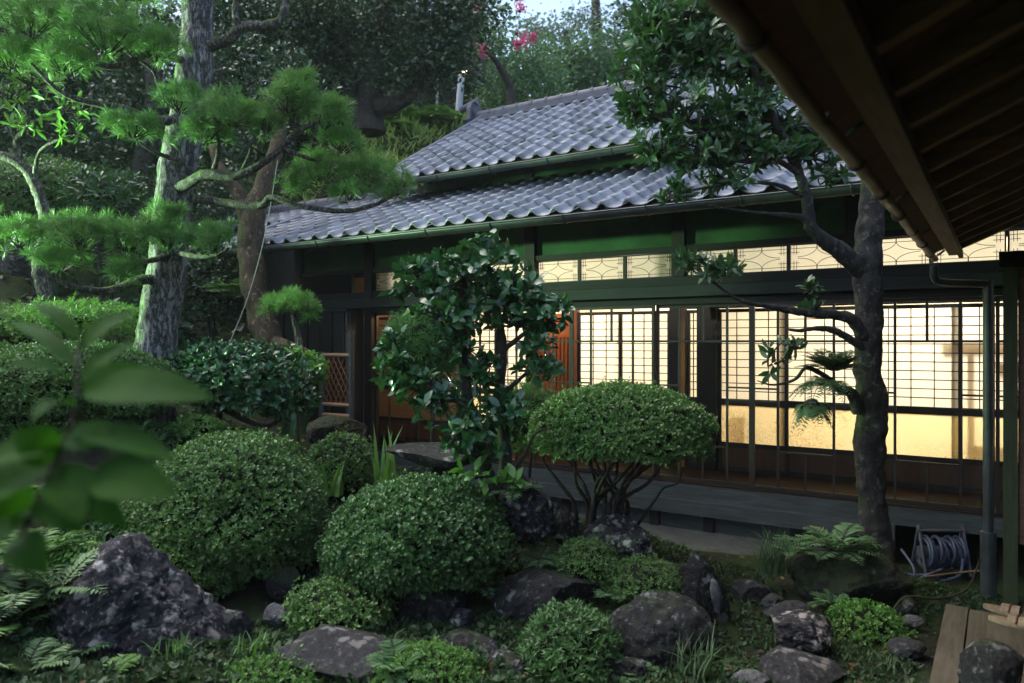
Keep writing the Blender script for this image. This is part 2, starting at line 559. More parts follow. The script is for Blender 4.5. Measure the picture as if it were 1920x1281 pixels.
M['camellia'] = mat_leaf('camellia_leaf', (0.016, 0.060, 0.020), (0.032, 0.100, 0.032), (0.075, 0.15, 0.035), 0.22, 0.6, 0.12, 2.0)
M['bay'] = mat_leaf('broad_evergreen_leaf', (0.022, 0.070, 0.022), (0.045, 0.115, 0.036), (0.085, 0.16, 0.045), 0.3, 0.5, 0.2, 2.0, 1.0)
M['forest'] = mat_leaf('forest_leaf', (0.016, 0.046, 0.018), (0.036, 0.080, 0.030), (0.07, 0.12, 0.04), 0.35, 0.5, 0.15, 0.9, 1.0)
M['palefor'] = mat_leaf('pale_forest_leaf', (0.045, 0.095, 0.050), (0.075, 0.145, 0.075), (0.11, 0.18, 0.09), 0.5, 0.4, 0.3, 0.8)
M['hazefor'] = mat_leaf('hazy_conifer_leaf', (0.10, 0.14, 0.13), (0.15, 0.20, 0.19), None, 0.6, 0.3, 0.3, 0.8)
M['cypress'] = mat_leaf('cypress_spray', (0.028, 0.085, 0.02), (0.055, 0.135, 0.03), (0.09, 0.17, 0.04), 0.55, 0.3, 0.15, 3.0)
M['fern'] = mat_leaf('fern_frond', (0.045, 0.105, 0.04), (0.085, 0.165, 0.07), (0.12, 0.2, 0.09), 0.5, 0.3, 0.25, 3.0)
M['grass'] = mat_leaf('grass_blade', (0.030, 0.060, 0.025), (0.060, 0.105, 0.045), (0.1, 0.14, 0.06), 0.5, 0.3, 0.25, 3.0)
M['nearleaf'] = mat_leaf('near_leaf', (0.014, 0.062, 0.008), (0.034, 0.120, 0.012), None, 0.6, 0.12, 0.5, 6.0, 1.0)
M['bankgrass'] = mat_leaf('bank_grass_blade', (0.20, 0.31, 0.08), (0.30, 0.42, 0.13), None, 0.5, 0.3, 0.3, 1.0, 1.0)
M['cover'] = mat_leaf('ground_cover_leaf', (0.022, 0.052, 0.020), (0.045, 0.090, 0.034), (0.09, 0.14, 0.06), 0.5, 0.3, 0.2, 3.0, 1.0)
M['litter'] = mat_leaf('dry_leaf', (0.05, 0.03, 0.015), (0.10, 0.06, 0.025), (0.20, 0.19, 0.08), 0.6, 0.2, 0.1, 3.0, 1.0)
M['petal'] = mat_leaf('pink_petal', (0.55, 0.06, 0.25), (0.70, 0.12, 0.36), (0.75, 0.2, 0.45), 0.6, 0.2, 0.35, 3.0, 1.0)
M['rockdark'] = mat_rock('dark_garden_rock', (0.009, 0.009, 0.009), (0.030, 0.030, 0.029), 0.55, 0.45, (.24, .25, .25))
M['rocklich'] = mat_rock('lichened_rock', (0.011, 0.011, 0.012), (0.040, 0.038, 0.041), 1.05, 0.15, (0.36, 0.345, 0.32), 2.2)
M['rockmoss'] = mat_rock('mossy_rock', (0.010, 0.009, 0.007), (0.034, 0.030, 0.023), 0.35, 0.9, (.2, .21, .2))
M['rockgrey'] = mat_rock('grey_flat_rock', (0.020, 0.020, 0.020), (0.058, 0.058, 0.056), 0.40, 0.15, (.22, .22, .21))
M['rockpale'] = mat_rock('pale_rock', (0.07, 0.07, 0.068), (0.24, 0.24, 0.235), 0.5, 0.1)
M['capstone'] = mat_rock('dark_capstone', (0.008, 0.007, 0.007), (0.028, 0.025, 0.025), 0.5, 0.05, (.22, .23, .23))
M['palebam'] = mat_leaf('pale_bamboo_leaf', (0.09, 0.15, 0.07), (0.15, 0.23, 0.11), (0.2, 0.29, 0.15), 0.5, 0.35, 0.25, 3.0)
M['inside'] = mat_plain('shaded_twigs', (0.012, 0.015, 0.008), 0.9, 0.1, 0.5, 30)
M['rope'] = mat_plain('pale_rope', (0.24, 0.29, 0.21), 0.8, 0.2, 0.2, 40)
M['pole'] = mat_plain('grey_concrete_pole', (0.42, 0.45, 0.48), 0.8, 0.3, 0.12, 3)
M['steel'] = mat_plain('dull_steel_tube', (0.09, 0.09, 0.105), 0.45, 0.5, 0.3, 20, 0.3)
M['hose'] = mat_plain('blue_hose', (0.045, 0.055, 0.098), 0.5, 0.5, 0.25, 30)
M['slip'] = mat_plain('tan_sandal', (0.24, 0.17, 0.11), 0.7, 0.3, 0.3, 30)
M['strap'] = mat_plain('dark_red_strap', (0.14, 0.05, 0.045), 0.7, 0.3, 0.3, 30)
M['lamp'] = mat_emit('street_lamp_glow', (1.0, 0.86, 0.5), 6.0)

# ------------------------------------------------------------------ terrain
def _anchors():
    A = []
    for u, v, s in [(100, 1275, 3.5), (250, 1235, 3.95), (480, 1180, 4.5), (600, 1240, 4.1), (850, 1281, 3.8), (1060, 1255, 4.2),
                    (1300, 1270, 4.0), (1500, 1260, 4.2), (1650, 1230, 4.4), (1750, 1150, 5.1), (800, 1165, 4.7), (950, 1120, 5.0),
                    (1040, 1000, 5.6), (1150, 1010, 5.5), (1250, 1075, 5.4), (1350, 1090, 5.6), (1450, 1065, 5.9), (1640, 1070, 5.6),
                    (430, 1120, 5.0), (650, 1000, 5.9), (720, 910, 6.4), (560, 860, 7), (420, 810, 7), (290, 800, 6.9), (130, 800, 6.2),
                    (60, 900, 5.2), (100, 1010, 4.6), (0, 1110, 4.0), (200, 560, 10), (0, 570, 9), (0, 700, 7), (380, 630, 11),
                    (500, 670, 10.0), (-200, 700, 6), (-300, 1100, 3.5), (640, 860, 8.3), (850, 930, 7.0),
                    (860, 250, 20), (750, 255, 18), (700, 310, 16), (810, 245, 20), (640, 335, 15.5), (600, 250, 18), (500, 300, 18), (960, 220, 24)]:
        A.append(P(u, v, s))
    A += [np.array(q, float) for q in [(-12, 10, 3.0), (-14, 6, 4), (-16, 14, 7), (-10, 13.5, 4.0), (-9.5, 10, 1.2), (-5, 15, 4.5), (0, 17, 5), (5, 20, 7),
          (-5, 26, 9.5), (-20, 25, 14), (-13, 24, 10.5), (5, 30, 11), (-12, 0, 3.0), (-8, 0, 1.2), (-5, 0, 0.5), (0, -3, 0), (3, 0, 0),
          (3, 7, 0), (8, 5, 0), (-4, 6.8, 0), (-2, 6.8, 0), (0, 6.8, 0), (-6, 6.9, 0.1), (0, 3, 0), (0, 1, 0), (-2, 1, 0.1), (-3, 0, 0.3), (-18, 4, 6), (-20, 12, 9),
          (-4, 9, 0), (0, 9, 0), (-7, 9, 0), (-4, 12, 0), (0, 12, 0), (-7, 12, 0.6), (-28, 10, 12), (-25, 0, 9), (10, 12, 0), (12, 25, 8), (0, 38, 13), (-30, 35, 19), (20, 40, 13), (-15, 38, 14)]]
    return np.array(A)
ANCH = _anchors()

def ground(x, y):
    x = np.atleast_1d(np.asarray(x, float)); y = np.atleast_1d(np.asarray(y, float))
    d2 = (x[:, None] - ANCH[None, :, 0]) ** 2 + (y[:, None] - ANCH[None, :, 1]) ** 2
    w = 1.0 / (d2 + 0.05) ** 1.9
    z = (w * ANCH[None, :, 2]).sum(1) / w.sum(1)
    inh = (x > -8.4) & (x < 6) & (y > 6.35) & (y < 12.6)
    z = np.where(inh, np.minimum(z, -0.02), z)
    near = np.clip((np.sqrt(x * x + y * y) - 1) / 3, 0, 1)
    z = z + 0.05 * near * np.where(inh, 0, 1) * fbm(np.stack([x * 1.7, y * 1.7, x * 0], 1), 4, 5)
    return z

def build_ground():
    mb = MB()
    def grid(x0, x1, y0, y1, nx, ny, drop=0.0):
        xs = np.linspace(x0, x1, nx); ys = np.linspace(y0, y1, ny)
        X, Y = np.meshgrid(xs, ys)
        return X, Y
    # graded grid: fine near, coarse far, out to the horizon
    gx = np.concatenate([np.linspace(-180, -31, 14), np.linspace(-30, -10.2, 60), np.linspace(-10, 3, 190), np.linspace(3.3, 30, 30), np.linspace(40, 180, 10)])
    gy = np.concatenate([np.linspace(-120, -11, 10), np.linspace(-10, -0.3, 16), np.linspace(0, 8, 130), np.linspace(8.2, 40, 100), np.linspace(44, 220, 16)])
    X, Y = np.meshgrid(gx, gy)
    Z = ground(X.ravel(), Y.ravel())
    v = np.stack([X.ravel(), Y.ravel(), Z], 1)
    nx, ny = len(gx), len(gy)
    i = np.arange(nx * ny).reshape(ny, nx)
    f = np.stack([i[:-1, :-1].ravel(), i[:-1, 1:].ravel(), i[1:, 1:].ravel(), i[1:, :-1].ravel()], 1)
    mb.add(v, f)
    solo(mb, 'ground', M['soil'], (0, 0, 0), kind='structure')
build_ground()

def gz(x, y):
    return float(ground(x, y)[0])

# ------------------------------------------------------------------ main house
GY = 7.1          # plane of the glass doors
SY = 7.95         # plane of the shoji
FLOOR = 0.47

def tile_roof(x0, x1, y0, z0, y1, z1, pitch=0.25, row=0.235, seed=0, left_cut=None):
    """pantile field: eave at (y0, z0), top at (y1, z1); rows overlap downwards like real tiles"""
    r = np.random.default_rng(seed)
    L = math.hypot(y1 - y0, z1 - z0)
    nr = max(1, int(round(L / row))); nc = int(round((x1 - x0) / pitch))
    sy, sz = (y1 - y0) / L, (z1 - z0) / L
    ny, nz = -sz, sy
    if nz < 0: ny, nz = -ny, -nz
    K = 11
    f = np.linspace(0, 1, K)
    prof = np.where(f < 0.42, 0.048 * np.sin(np.pi * np.clip(f / 0.42, 0, 1)) ** 1.1, -0.012 * np.sin(np.pi * np.clip((f - 0.42) / 0.58, 0, 1)))
    rollw = np.where(f < 0.42, np.sin(np.pi * np.clip(f / 0.42, 0, 1)), 0.0)
    V, F, A = [], [], []
    n = 0
    for j in range(nr):
        for i in range(nc):
            dz = r.normal(0, 0.0022); tw = r.normal(0, 0.003); dx = r.normal(0, 0.003)
            rnd = r.random()
            a0, a1 = j * L / nr - 0.012 + r.normal(0, 0.003), (j + 1) * L / nr + 0.03
            xs = x0 + (i + f) * pitch + dx
            rows = []
            for a, h in ((a0, -0.5), (a0, 1.0), ((a0 + a1) / 2, 0.5), (a1, 0.0)):
                hh = prof + h * (.005 + .015 * rollw) + dz + tw * .5 * (f - 0.5)
                rows.append(np.stack([xs, y0 + a * sy + hh * ny, z0 + a * sz + hh * nz], 1))
            V.append(np.vstack(rows))
            for q in range(3):
                for k in range(K - 1):
                    b = n + q * K + k
                    F.append((b, b + 1, b + 1 + K, b + K)); A.append(rnd)
            n += 4 * K
    mb = MB(); mb.add(np.vstack(V), np.array(F))
    return mb, A

house = thing('wooden_house', 'long dark timber house with grey tiled double roof and glowing paper screens', 'house', (-3, 9, 0))

# roofs
mb, A = tile_roof(-8.6, 3.2, 6.18, 3.07, 8.45, 3.97, seed=1)
low = part(mb, 'lower_roof', M['tile'], house, attr=A)
mb, A = tile_roof(-11.7, -8.6, 7.62, 3.64, 8.45, 3.97, seed=5)
part(mb, 'rear_wing_roof', M['tile'], house, attr=A)
mb, A = tile_roof(-7.2, 3.3, 7.66, 4.05, 10.2, 5.52, seed=2)
upr = part(mb, 'upper_roof', M['tile'], house, attr=A)
mb, A = tile_roof(-7.2, 3.3, 12.75, 4.05, 10.2, 5.52, pitch=0.5, row=0.5, seed=3)
part(mb, 'back_roof', M['tile'], house, attr=A)
# closing course under the eave tiles (scalloped fronts read dark) and roof boards
mb = MB()
mb.box(-8.6, 3.2, 6.20, 6.235, 2.985, 3.058)
mb.box(-7.2, 3.3, 7.685, 7.72, 3.965, 4.04)
part(mb, 'eave_fascia', M['woodx'], house)
mb = MB()
def slab(x0, x1, ya, za, yb, zb, th):
    mb.add([(x0, ya, za), (x1, ya, za), (x1, yb, zb), (x0, yb, zb), (x0, ya, za - th), (x1, ya, za - th), (x1, yb, zb - th), (x0, yb, zb - th)],
           [(0, 1, 2, 3), (4, 7, 6, 5), (0, 4, 5, 1), (1, 5, 6, 2), (2, 6, 7, 3), (3, 7, 4, 0)])
slab(-8.58, 3.2, 6.24, 3.045, 8.39, 3.90, 0.025)
slab(-11.7, -8.62, 7.66, 3.62, 8.45, 3.93, 0.03)
slab(-11.7, -8.62, 9.25, 3.62, 8.47, 3.93, 0.03)
slab(-7.18, 3.3, 7.73, 4.03, 10.19, 5.45, 0.03)
slab(-7.18, 3.3, 12.7, 4.03, 10.21, 5.45, 0.03)
part(mb, 'roof_board', M['eaveboard'], house)
for x in np.arange(-8.5, 3.1, 0.36):
    part(MB().bar((x, 6.25, 2.985), (x, 7.3, 3.405), 0.05, 0.06), 'rafter', M['woodx'], house, smooth=False)
for x in np.arange(-7.1, 3.2, 0.36):
    part(MB().bar((x, 7.73, 3.96), (x, 8.5, 4.41), 0.05, 0.06), 'rafter', M['woodx'], house, smooth=False)
# ridge and its end tile
mb = MB()
def ridge(x0, x1, y, z, w, h, seed):
    r = np.random.default_rng(seed)
    k = 3
    for i in range(k):
        ww = w * (1 - 0.10 * i)
        mb.box(x0, x1, y - ww / 2 + 0.004 * i, y + ww / 2 - 0.004 * i, z + h * i / k + 0.003, z + h * (i + 1) / k - 0.004)
    x = x0
    while x < x1:
        L = 0.27
        mb.tube([(x, y, z + h - .01), (x + L - .02, y, z + h - .004 + r.normal(0, .002))], [w * 0.34, w * 0.31], 12, 2)
        mb.tube([(x - .004, y, z + h - .008), (x + .03, y, z + h - .008)], [w * 0.385, w * 0.385], 12, 2)
        x += L
ridge(-7.35, 3.3, 10.2, 5.49, 0.22, 0.13, 4)
rd = part(mb, 'ridge', M['ridge'], house, smooth=False)
mb = MB()
ridge(-11.7, -7.25, 8.47, 3.93, 0.2, 0.16, 6)
rd2 = part(mb, 'wing_ridge', M['ridge'], house, smooth=False)
def end_tile(x, y, z, s):
    m = MB()
    o = [(-.20, 0), (-.24, .06), (-.15, .10), (-.15, .26), (-.11, .33), (0, .37), (.11, .33), (.15, .26), (.15, .10), (.24, .06), (.20, 0)]
    v = [(x, y + a * s, z + b * s) for a, b in o] + [(x - .07 * s, y + a * s, z + b * s) for a, b in o]
    n = len(o)
    for i in range(n - 1):
        m.add([v[i], v[i + 1], v[n + i + 1], v[n + i]], [(0, 1, 2, 3)])
    c0, c1 = (x, y, z + .12 * s), (x - .07 * s, y, z + .12 * s)
    for i in range(n - 1):
        m.add([c0, v[i], v[i + 1]], [(0, 1, 2)]); m.add([c1, v[n + i + 1], v[n + i]], [(0, 1, 2)])
    m.tube([(x - .10 * s, y, z + .2 * s), (x + .01, y, z + .2 * s)], [.10 * s, .10 * s], 14, 2)
    m.tube([(x + .02, y, z + .38 * s), (x - .28 * s, y, z + .30 * s)], [.05 * s, .05 * s], 10, 2)
    return m
part(end_tile(-7.36, 10.2, 5.42, 1.15), 'ridge_end_tile', M['ridge'], house, smooth=False)
part(end_tile(-11.7, 8.47, 3.86, 0.75), 'ridge_end_tile', M['ridge'], house, smooth=False)
# verge rolls along the gable ends
for a, b in (((-7.2, 7.68, 4.09), (-7.2, 10.15, 5.54)), ((-8.6, 6.2, 3.11), (-8.6, 8.4, 4.0))):
    part(MB().tube([a, b], [0.055, 0.055], 10, 2), 'verge_roll', M['tile'], house)
# gutters: half-round troughs with brackets
def gutter(x0, x1, y, z, r):
    m = MB()
    th = np.linspace(math.pi, 2 * math.pi, 10)
    ring = [(y + r * math.cos(t), z + r * math.sin(t)) for t in th]
    ring2 = [(y + (r - .006) * math.cos(t), z + (r - .006) * math.sin(t)) for t in th[::-1]]
    pr = ring + ring2
    n = len(pr)
    v = [(x0, a, b) for a, b in pr] + [(x1, a, b) for a, b in pr]
    m.add(v, [(i, (i + 1) % n, n + (i + 1) % n, n + i) for i in range(n)])
    m.tube([(x0, y - r, z), (x1, y - r, z)], [.008, .008], 6, 2)
    k = x0 + .3
    m2 = []
    while k < x1:
        pts = [(k, y + (r + .006) * math.cos(t), z + (r + .006) * math.sin(t)) for t in np.linspace(math.pi * .95, 2 * math.pi, 7)]
        m2.append(MB().tube(pts, [.007] * 7, 5, 7))
        k += .82
    return m, m2
for (a, b, y, z, r) in ((-8.62, 3.2, 6.13, 3.015, 0.062), (-7.2, 3.3, 7.61, 3.985, 0.06)):
    g1, g2 = gutter(a, b, y, z, r)
    g = part(g1, 'gutter', M['gutter'], house)
    for q in g2:
        part(q, 'bracket', M['gutter'], g)

# structural frame, boards, plaster
mb = MB()
for x in (-8.12, -6.80, -4.37, -2.66, -1.08, 0.62, 2.3):
    part(MB().box(x - .065, x + .065, GY - .05, GY + .09, 0.0 if x < -6 or x > .6 else 2.487, 3.36), 'post', M['wood'], house, smooth=False)
for a in ((-2.75, -2.54, SY - .10, SY + .02, FLOOR, 3.6), (-3.09, -2.972, SY - .02, SY + .03, FLOOR, 2.3), (-5.97, -5.87, SY - .06, SY + .04, FLOOR, 3.6),
          (-7.65, -7.55, SY - .06, SY + .04, FLOOR, 3.6), (1.17, 1.27, SY - .06, SY + .04, FLOOR, 3.6)):
    part(MB().box(*a), 'post', M['wood'], house, smooth=False)
for a in ((-2.970, -2.902, SY - .05, SY + .03, FLOOR, 2.3), (-4.30, -4.232, SY - .05, SY + .03, FLOOR, 2.3)):
    part(MB().box(*a), 'inner_post', M['orange'], house, smooth=False)
part(MB().box(-6.7, -2.9, SY - .045, SY + .045, 2.302, 2.40), 'inner_lintel', M['orange'], house, smooth=False)
mb = MB()
mb.box(-8.2, 3.0, GY - .03, GY + .07, 2.215, 2.398)          # door head
mb.box(-8.2, 3.0, GY - .035, GY + .075, 2.40, 2.485)
mb.box(-8.2, 3.0, GY - .035, GY + .075, 2.735, 2.79)
mb.box(-8.2, 3.0, 8.36, 8.46, 4.25, 4.36)
for x in (-5.2, -2.95, -0.7, 1.6):
    mb.box(x - .06, x + .06, 8.36, 8.45, 3.8, 4.5)
mb.box(-2.88, 3.0, SY - .045, SY + .045, 2.205, 2.30)
mb.box(-7.9, 3.0, SY - .04, SY + .04, 2.78, 2.9)
part(mb, 'lintel', M['woodx'], house)
mb = MB()
mb.box(-8.25, 2.9, GY - .13, GY - .037, 2.285, 2.30)
mb.box(-8.2, 2.9, GY - .06, GY - .037, 2.302, 2.395)
part(mb, 'canopy_board', M['canopy'], house)
mb = MB()
mb.box(-6.85, 3.0, GY - .05, GY + .05, .31, .462)
mb.box(-6.85, -0.75, GY - .12, GY - .052, .185, .318)
part(mb, 'sill_board', M['woodgrey'], house)
mb = MB()
xs = [-6.8, -5.6, -4.6, -3.9, -2.9, -2.35, -1.55, -0.8]
for a, b in zip(xs[:-1], xs[1:]):
    mb.box(a + .05, b - .05, GY - .035, GY + .01, 0.0, .183)
part(mb, 'skirting_board', M['woodgrey'], house)
for a in xs:
    part(MB().box(a - .048, a + .048, GY - .07, GY - .01, 0.0, .18), 'skirting_batten', M['wood'], house, smooth=False)
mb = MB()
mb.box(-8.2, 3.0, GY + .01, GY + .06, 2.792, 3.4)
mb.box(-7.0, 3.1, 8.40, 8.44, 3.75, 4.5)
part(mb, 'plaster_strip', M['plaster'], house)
# end, back and interior walls
mb = MB()
mb.box(-8.2, -8.12, GY - .01, 12.3, 0, 3.3)
mb.box(-7.1, -7.0, 8.4, 12.3, 3.3, 4.1)
mb.box(-8.2, 3.1, 12.2, 12.3, 0, 4.1)
mb.box(3.0, 3.08, GY, 12.2, 0, 4.1)
mb.box(-11.3, -8.21, 7.9, 8.0, 0, 3.7)
mb.box(-11.3, -11.2, 8.0, 9.2, 0, 3.7)
part(mb, 'outer_wall', M['wood'], house)
mb = MB(); mb.box(-3.35, -2.1, SY - .01, SY + .01, 2.302, 2.778)  # unseen board added to keep room light off these transoms
part(mb, 'light_block_panel', M['brownx'], house)
mb = MB()
mb.box(-8.05, 2.9, 11.35, 11.42, FLOOR, 2.78)
mb.box(-8.05, 2.9, SY + .06, 11.35, 2.92, 2.96)
mb.box(-2.68, -2.60, SY + .06, 11.34, FLOOR, 2.78)
mb.box(2.82, 2.9, SY + .06, 11.34, FLOOR, 2.9)
mb.box(-5.96, -5.89, SY + .06, 11.34, FLOOR, 2.91)  # unseen partition added so the left bays stay dim
mb.box(-8.05, -7.98, SY + .06, 11.34, FLOOR, 2.9)
part(mb, 'interior_wall', M['inner'], house)
mb = MB()
mb.box(-6.85, 2.95, GY - .045, SY + .05, .464, .478)
mb.box(-8.0, 2.9, SY + .052, 11.34, .45, .474)
part(mb, 'veranda_floor', M['brownx'], house)
mb = MB()
mb.box(-8.0, 2.9, GY + .08, SY - .045, 2.45, 2.47)  # unseen ceiling added to block veranda light from the transoms
part(mb, 'veranda_ceiling', M['brown'], house)

# glass sliding doors (pane lattice in four bays)
edges = [-6.745 + .957 * k for k in range(8)]
def glass_door(x0, x1, yo):
    y0, y1 = GY + yo - .015, GY + yo + .015
    zb, zt = .48, 2.213
    f = MB()
    st = .030
    f.box(x0 + .002, x0 + st, y0, y1, zb, zt); f.box(x1 - st, x1 - .002, y0, y1, zb, zt)
    f.box(x0 + st, x1 - st, y0 + .002, y1 - .002, zb, zb + .035); f.box(x0 + st, x1 - st, y0 + .002, y1 - .002, zt - .03, zt)
    w = x1 - x0
    m = [x0 + w * k / 4 for k in (1, 2, 3)]
    t = .0105
    ym, yM = y0 + .004, y1 - .004
    f.box(x0 + st, x1 - st, ym, yM, 1.842, 1.862)
    for q in (m[0], m[2]):
        f.box(q - t, q + t, ym + .002, yM - .002, zb + .035, 1.842); f.box(q - t, q + t, ym + .002, yM - .002, 1.862, zt - .03)
    f.box(m[1] - t, m[1] + t, ym + .002, yM - .002, 1.862, zt - .03)
    f.box(m[1] - t * .8, m[1] + t * .8, ym + .002, yM - .002, zb + .035, .83)
    f.box(m[0] + t, m[2] - t, ym, yM, .83, .845)
    for z in (1.405, 1.282):
        f.box(x0 + st, m[0] - t, ym, yM, z, z + .016); f.box(m[2] + t, x1 - st, ym, yM, z, z + .016)
    d = part(f, 'glass_door', M['frame'], house, smooth=False)
    g = MB()
    g.add([(x0 + .01, GY + yo, zb + .01), (x1 - .01, GY + yo, zb + .01), (x1 - .01, GY + yo, zt - .01), (x0 + .01, GY + yo, zt - .01)], [(0, 1, 2, 3)])
    part(g, 'glass_pane', M['glass'], d)
for k in range(7):
    glass_door(edges[k], edges[k + 1], 0.0 if k % 2 else 0.036)
glass_door(edges[7], edges[7] + .957, 0.036)

# shoji screens
def shoji(x0, x1, yo, cols=4):
    y0, y1 = SY + yo - .014, SY + yo + .014
    f = MB()
    st = .034
    zb, zt = .48, 2.195
    f.box(x0, x0 + st, y0, y1, zb, zt); f.box(x1 - st, x1, y0, y1, zb, zt)
    for a, b in ((zb, .53), (.735, .785), (1.175, 1.245), (zt - .035, zt)):
        f.box(x0 + st, x1 - st, y0 + .001, y1 - .001, a, b)
    lat = MB()
    xi0, xi1 = x0 + st, x1 - st
    for k in range(1, cols):
        q = xi0 + (xi1 - xi0) * k / cols
        lat.box(q - .0042, q + .0042, SY + yo - .010, SY + yo + .002, 1.245, zt - .035)
    for k in range(1, 11):
        z = 1.245 + (zt - .035 - 1.245) * k / 11
        lat.box(xi0, xi1, SY + yo - .0085, SY + yo + .0005, z - .0046, z + .0046)
    sc = part(f, 'shoji_screen', M['frame'], house, smooth=False)
    part(lat, 'lattice', M['frame'], sc, smooth=False)
    p = MB(); ps = SY + yo + .006
    p.add([(xi0 - .01, ps, 1.235), (xi1 + .01, ps, 1.235), (xi1 + .01, ps, zt - .02), (xi0 - .01, ps, zt - .02)], [(0, 1, 2, 3)])
    part(p, 'paper', M['paper'], sc)
    # lower glass with rounded corners
    g = MB(); r = .022
    a0, a1, c0, c1 = xi0 - .004, xi1 + .004, .781, 1.179
    pts = []
    for cx, cz, t0 in ((a1 - r, c1 - r, 0), (a0 + r, c1 - r, 90), (a0 + r, c0 + r, 180), (a1 - r, c0 + r, 270)):
        for q in range(5):
            t = math.radians(t0 + q * 22.5)
            pts.append((cx + r * math.cos(t), SY + yo, cz + r * math.sin(t)))
    g.add(pts, [tuple(range(len(pts)))])
    part(g, 'frosted_glass', M['frost'], sc)
    b = MB(); b.box(xi0, xi1, SY + yo - .005, SY + yo + .005, .53, .735)
    part(b, 'lower_board', M['brown'], sc, smooth=False)
for (a, b, yo) in ((-7.5, -6.72, .02), (-6.75, -5.97, -.015), (-5.87, -5.36, .02), (-5.40, -4.93, -.015), (-4.232, -3.66, -.015), (-3.72, -3.09, .02),
                   (-2.90, -2.752, .02), (-2.54, -1.82, -.015), (-1.885, -1.075, .02), (-1.13, -.30, -.015), (-.39, .42, .02), (.37, 1.17, -.015)):
    shoji(a, b, yo, 2 if b - a < .2 else (3 if b - a < .6 else 4))
b = MB()
b.box(-.47, .50, SY + .16, SY + .34, 1.865, 1.892); b.box(-.10, .50, SY + .16, SY + .34, 1.70, 1.722)
b.box(-.285, -.25, SY + .16, SY + .22, .48, 1.864); b.box(.05, .35, SY + .16, SY + .3, 1.36, 1.39); b.bar((.02, SY + .2, 1.42), (.2, SY + .2, 1.66), .05, .06)
b.box(-2.20, -2.10, SY + .16, SY + .22, .48, 1.2); b.box(-.3, .5, SY + .2, SY + .3, 1.05, 1.075)
part(b, 'wall_shelf', M['orange'], house, smooth=False)
# cedar sliding door between the screens
b = MB(); b.box(-4.93, -4.30, SY - .008, SY + .012, .48, 2.19)
cd = part(b, 'cedar_door', M['orange'], house, smooth=False)
b = MB()
for q in np.linspace(-4.90, -4.33, 12):
    b.box(q - .006, q + .006, SY - .026, SY - .0085, .9, 1.9)
for z in (.52, .88, 1.9, 2.12):
    b.box(-4.92, -4.31, SY - .022, SY - .009, z, z + .035)
part(b, 'slat_grille', M['orange'], cd, smooth=False)

# transom windows with leaded curves
def transom(x0, x1):
    y = GY + .02
    z0, z1 = 2.487, 2.733
    f = MB()
    f.box(x0, x0 + .014, y - .02, y + .02, z0, z1); f.box(x1 - .014, x1, y - .02, y + .02, z0, z1)
    f.box(x0 + .014, x1 - .014, y - .018, y + .018, z0, z0 + .012); f.box(x0 + .014, x1 - .014, y - .018, y + .018, z1 - .012, z1)
    t = part(f, 'transom_window', M['frame'], house, smooth=False)
    g = MB(); g.add([(x0 + .01, y + .006, z0 + .008), (x1 - .01, y + .006, z0 + .008), (x1 - .01, y + .006, z1 - .008), (x0 + .01, y + .006, z1 - .008)], [(0, 1, 2, 3)])
    part(g, 'frosted_pane', M['ranma'], t)
    c = MB(); yf = y - .004; r = .0026
    xm, zm = (x0 + x1) / 2, (z0 + z1) / 2
    hx, hz = (x1 - x0) / 2 - .075, (z1 - z0) / 2 - .04
    for sx in (-1, 1):
        for sz in (-1, 1):
            pts = []
            for q in np.linspace(0, 1, 9):
                an = q * math.pi / 2
                pts.append((xm + sx * hx * (1 - math.cos(an)) ** 1.0, yf, zm + sz * (hz * (1 - math.sin(an)) + .006)))
            c.tube(pts, [r] * 3, 5, 10)
    for z in (z0 + .04, z1 - .04):
        c.cyl((x0 + .014, yf, z), (x1 - .014, yf, z), r, 5)
    for a, b2 in ((z0 + .012, z0 + .052), (z1 - .052, z1 - .012)):
        c.cyl((xm, yf, a), (xm, yf, b2), .0045, 5)
    for xx in (x0 + .042, x0 + .066, x1 - .042, x1 - .066):
        for a, b2 in ((z0 + .012, z0 + .095), (z1 - .095, z1 - .012)):
            c.cyl((xx, yf, a), (xx, yf, b2), r, 5)
    for xx in ((x0 + .018, x0 + .09), (x1 - .09, x1 - .018)):
        for z in (z0 + .075, z1 - .075):
            c.cyl((xx[0], yf, z), (xx[1], yf, z), r, 5)
    part(c, 'tracery', M['frame'], t)
posts = [-6.735, -4.435, -4.305, -2.725, -2.595, -1.145, -1.015, .555, .685, 2.235]
for a, b in zip(posts[0::2], posts[1::2]):
    n = max(1, int(round((b - a) / .515)))
    for k in range(n):
        transom(a + (b - a) * k / n + .002, a + (b - a) * (k + 1) / n - .002)

# shutter box at the left end of the doors
sb = MB()
bx0, bx1, by = -8.30, -6.87, 6.75
sb.box(bx0, bx1, by, by + .02, .5, 2.22)
sb.box(bx1 - .03, bx1, by + .02, GY - .05, .5, 2.22)
sb.box(bx0, bx0 + .03, by + .02, GY - .05, .5, 2.22)
sb.box(bx0 - .04, bx1 + .05, by - .05, GY - .14, 2.222, 2.262)
sb.box(bx0 - .03, bx1 + .03, by - .035, GY - .04, .44, .498)
box = part(sb, 'shutter_box', M['woodx'], house, smooth=False)
for q in np.linspace(bx0 + .03, bx1 - .03, 7):
    part(MB().box(q - .018, q + .018, by - .03, by - .001, .5, 2.22), 'batten', M['wood'], box, smooth=False)
sb = MB()
sb.box(bx1 + .002, bx1 + .03, by - .02, by + .05, .46, 2.22)
part(sb, 'corner_board', M['woodgrey'], box, smooth=False)

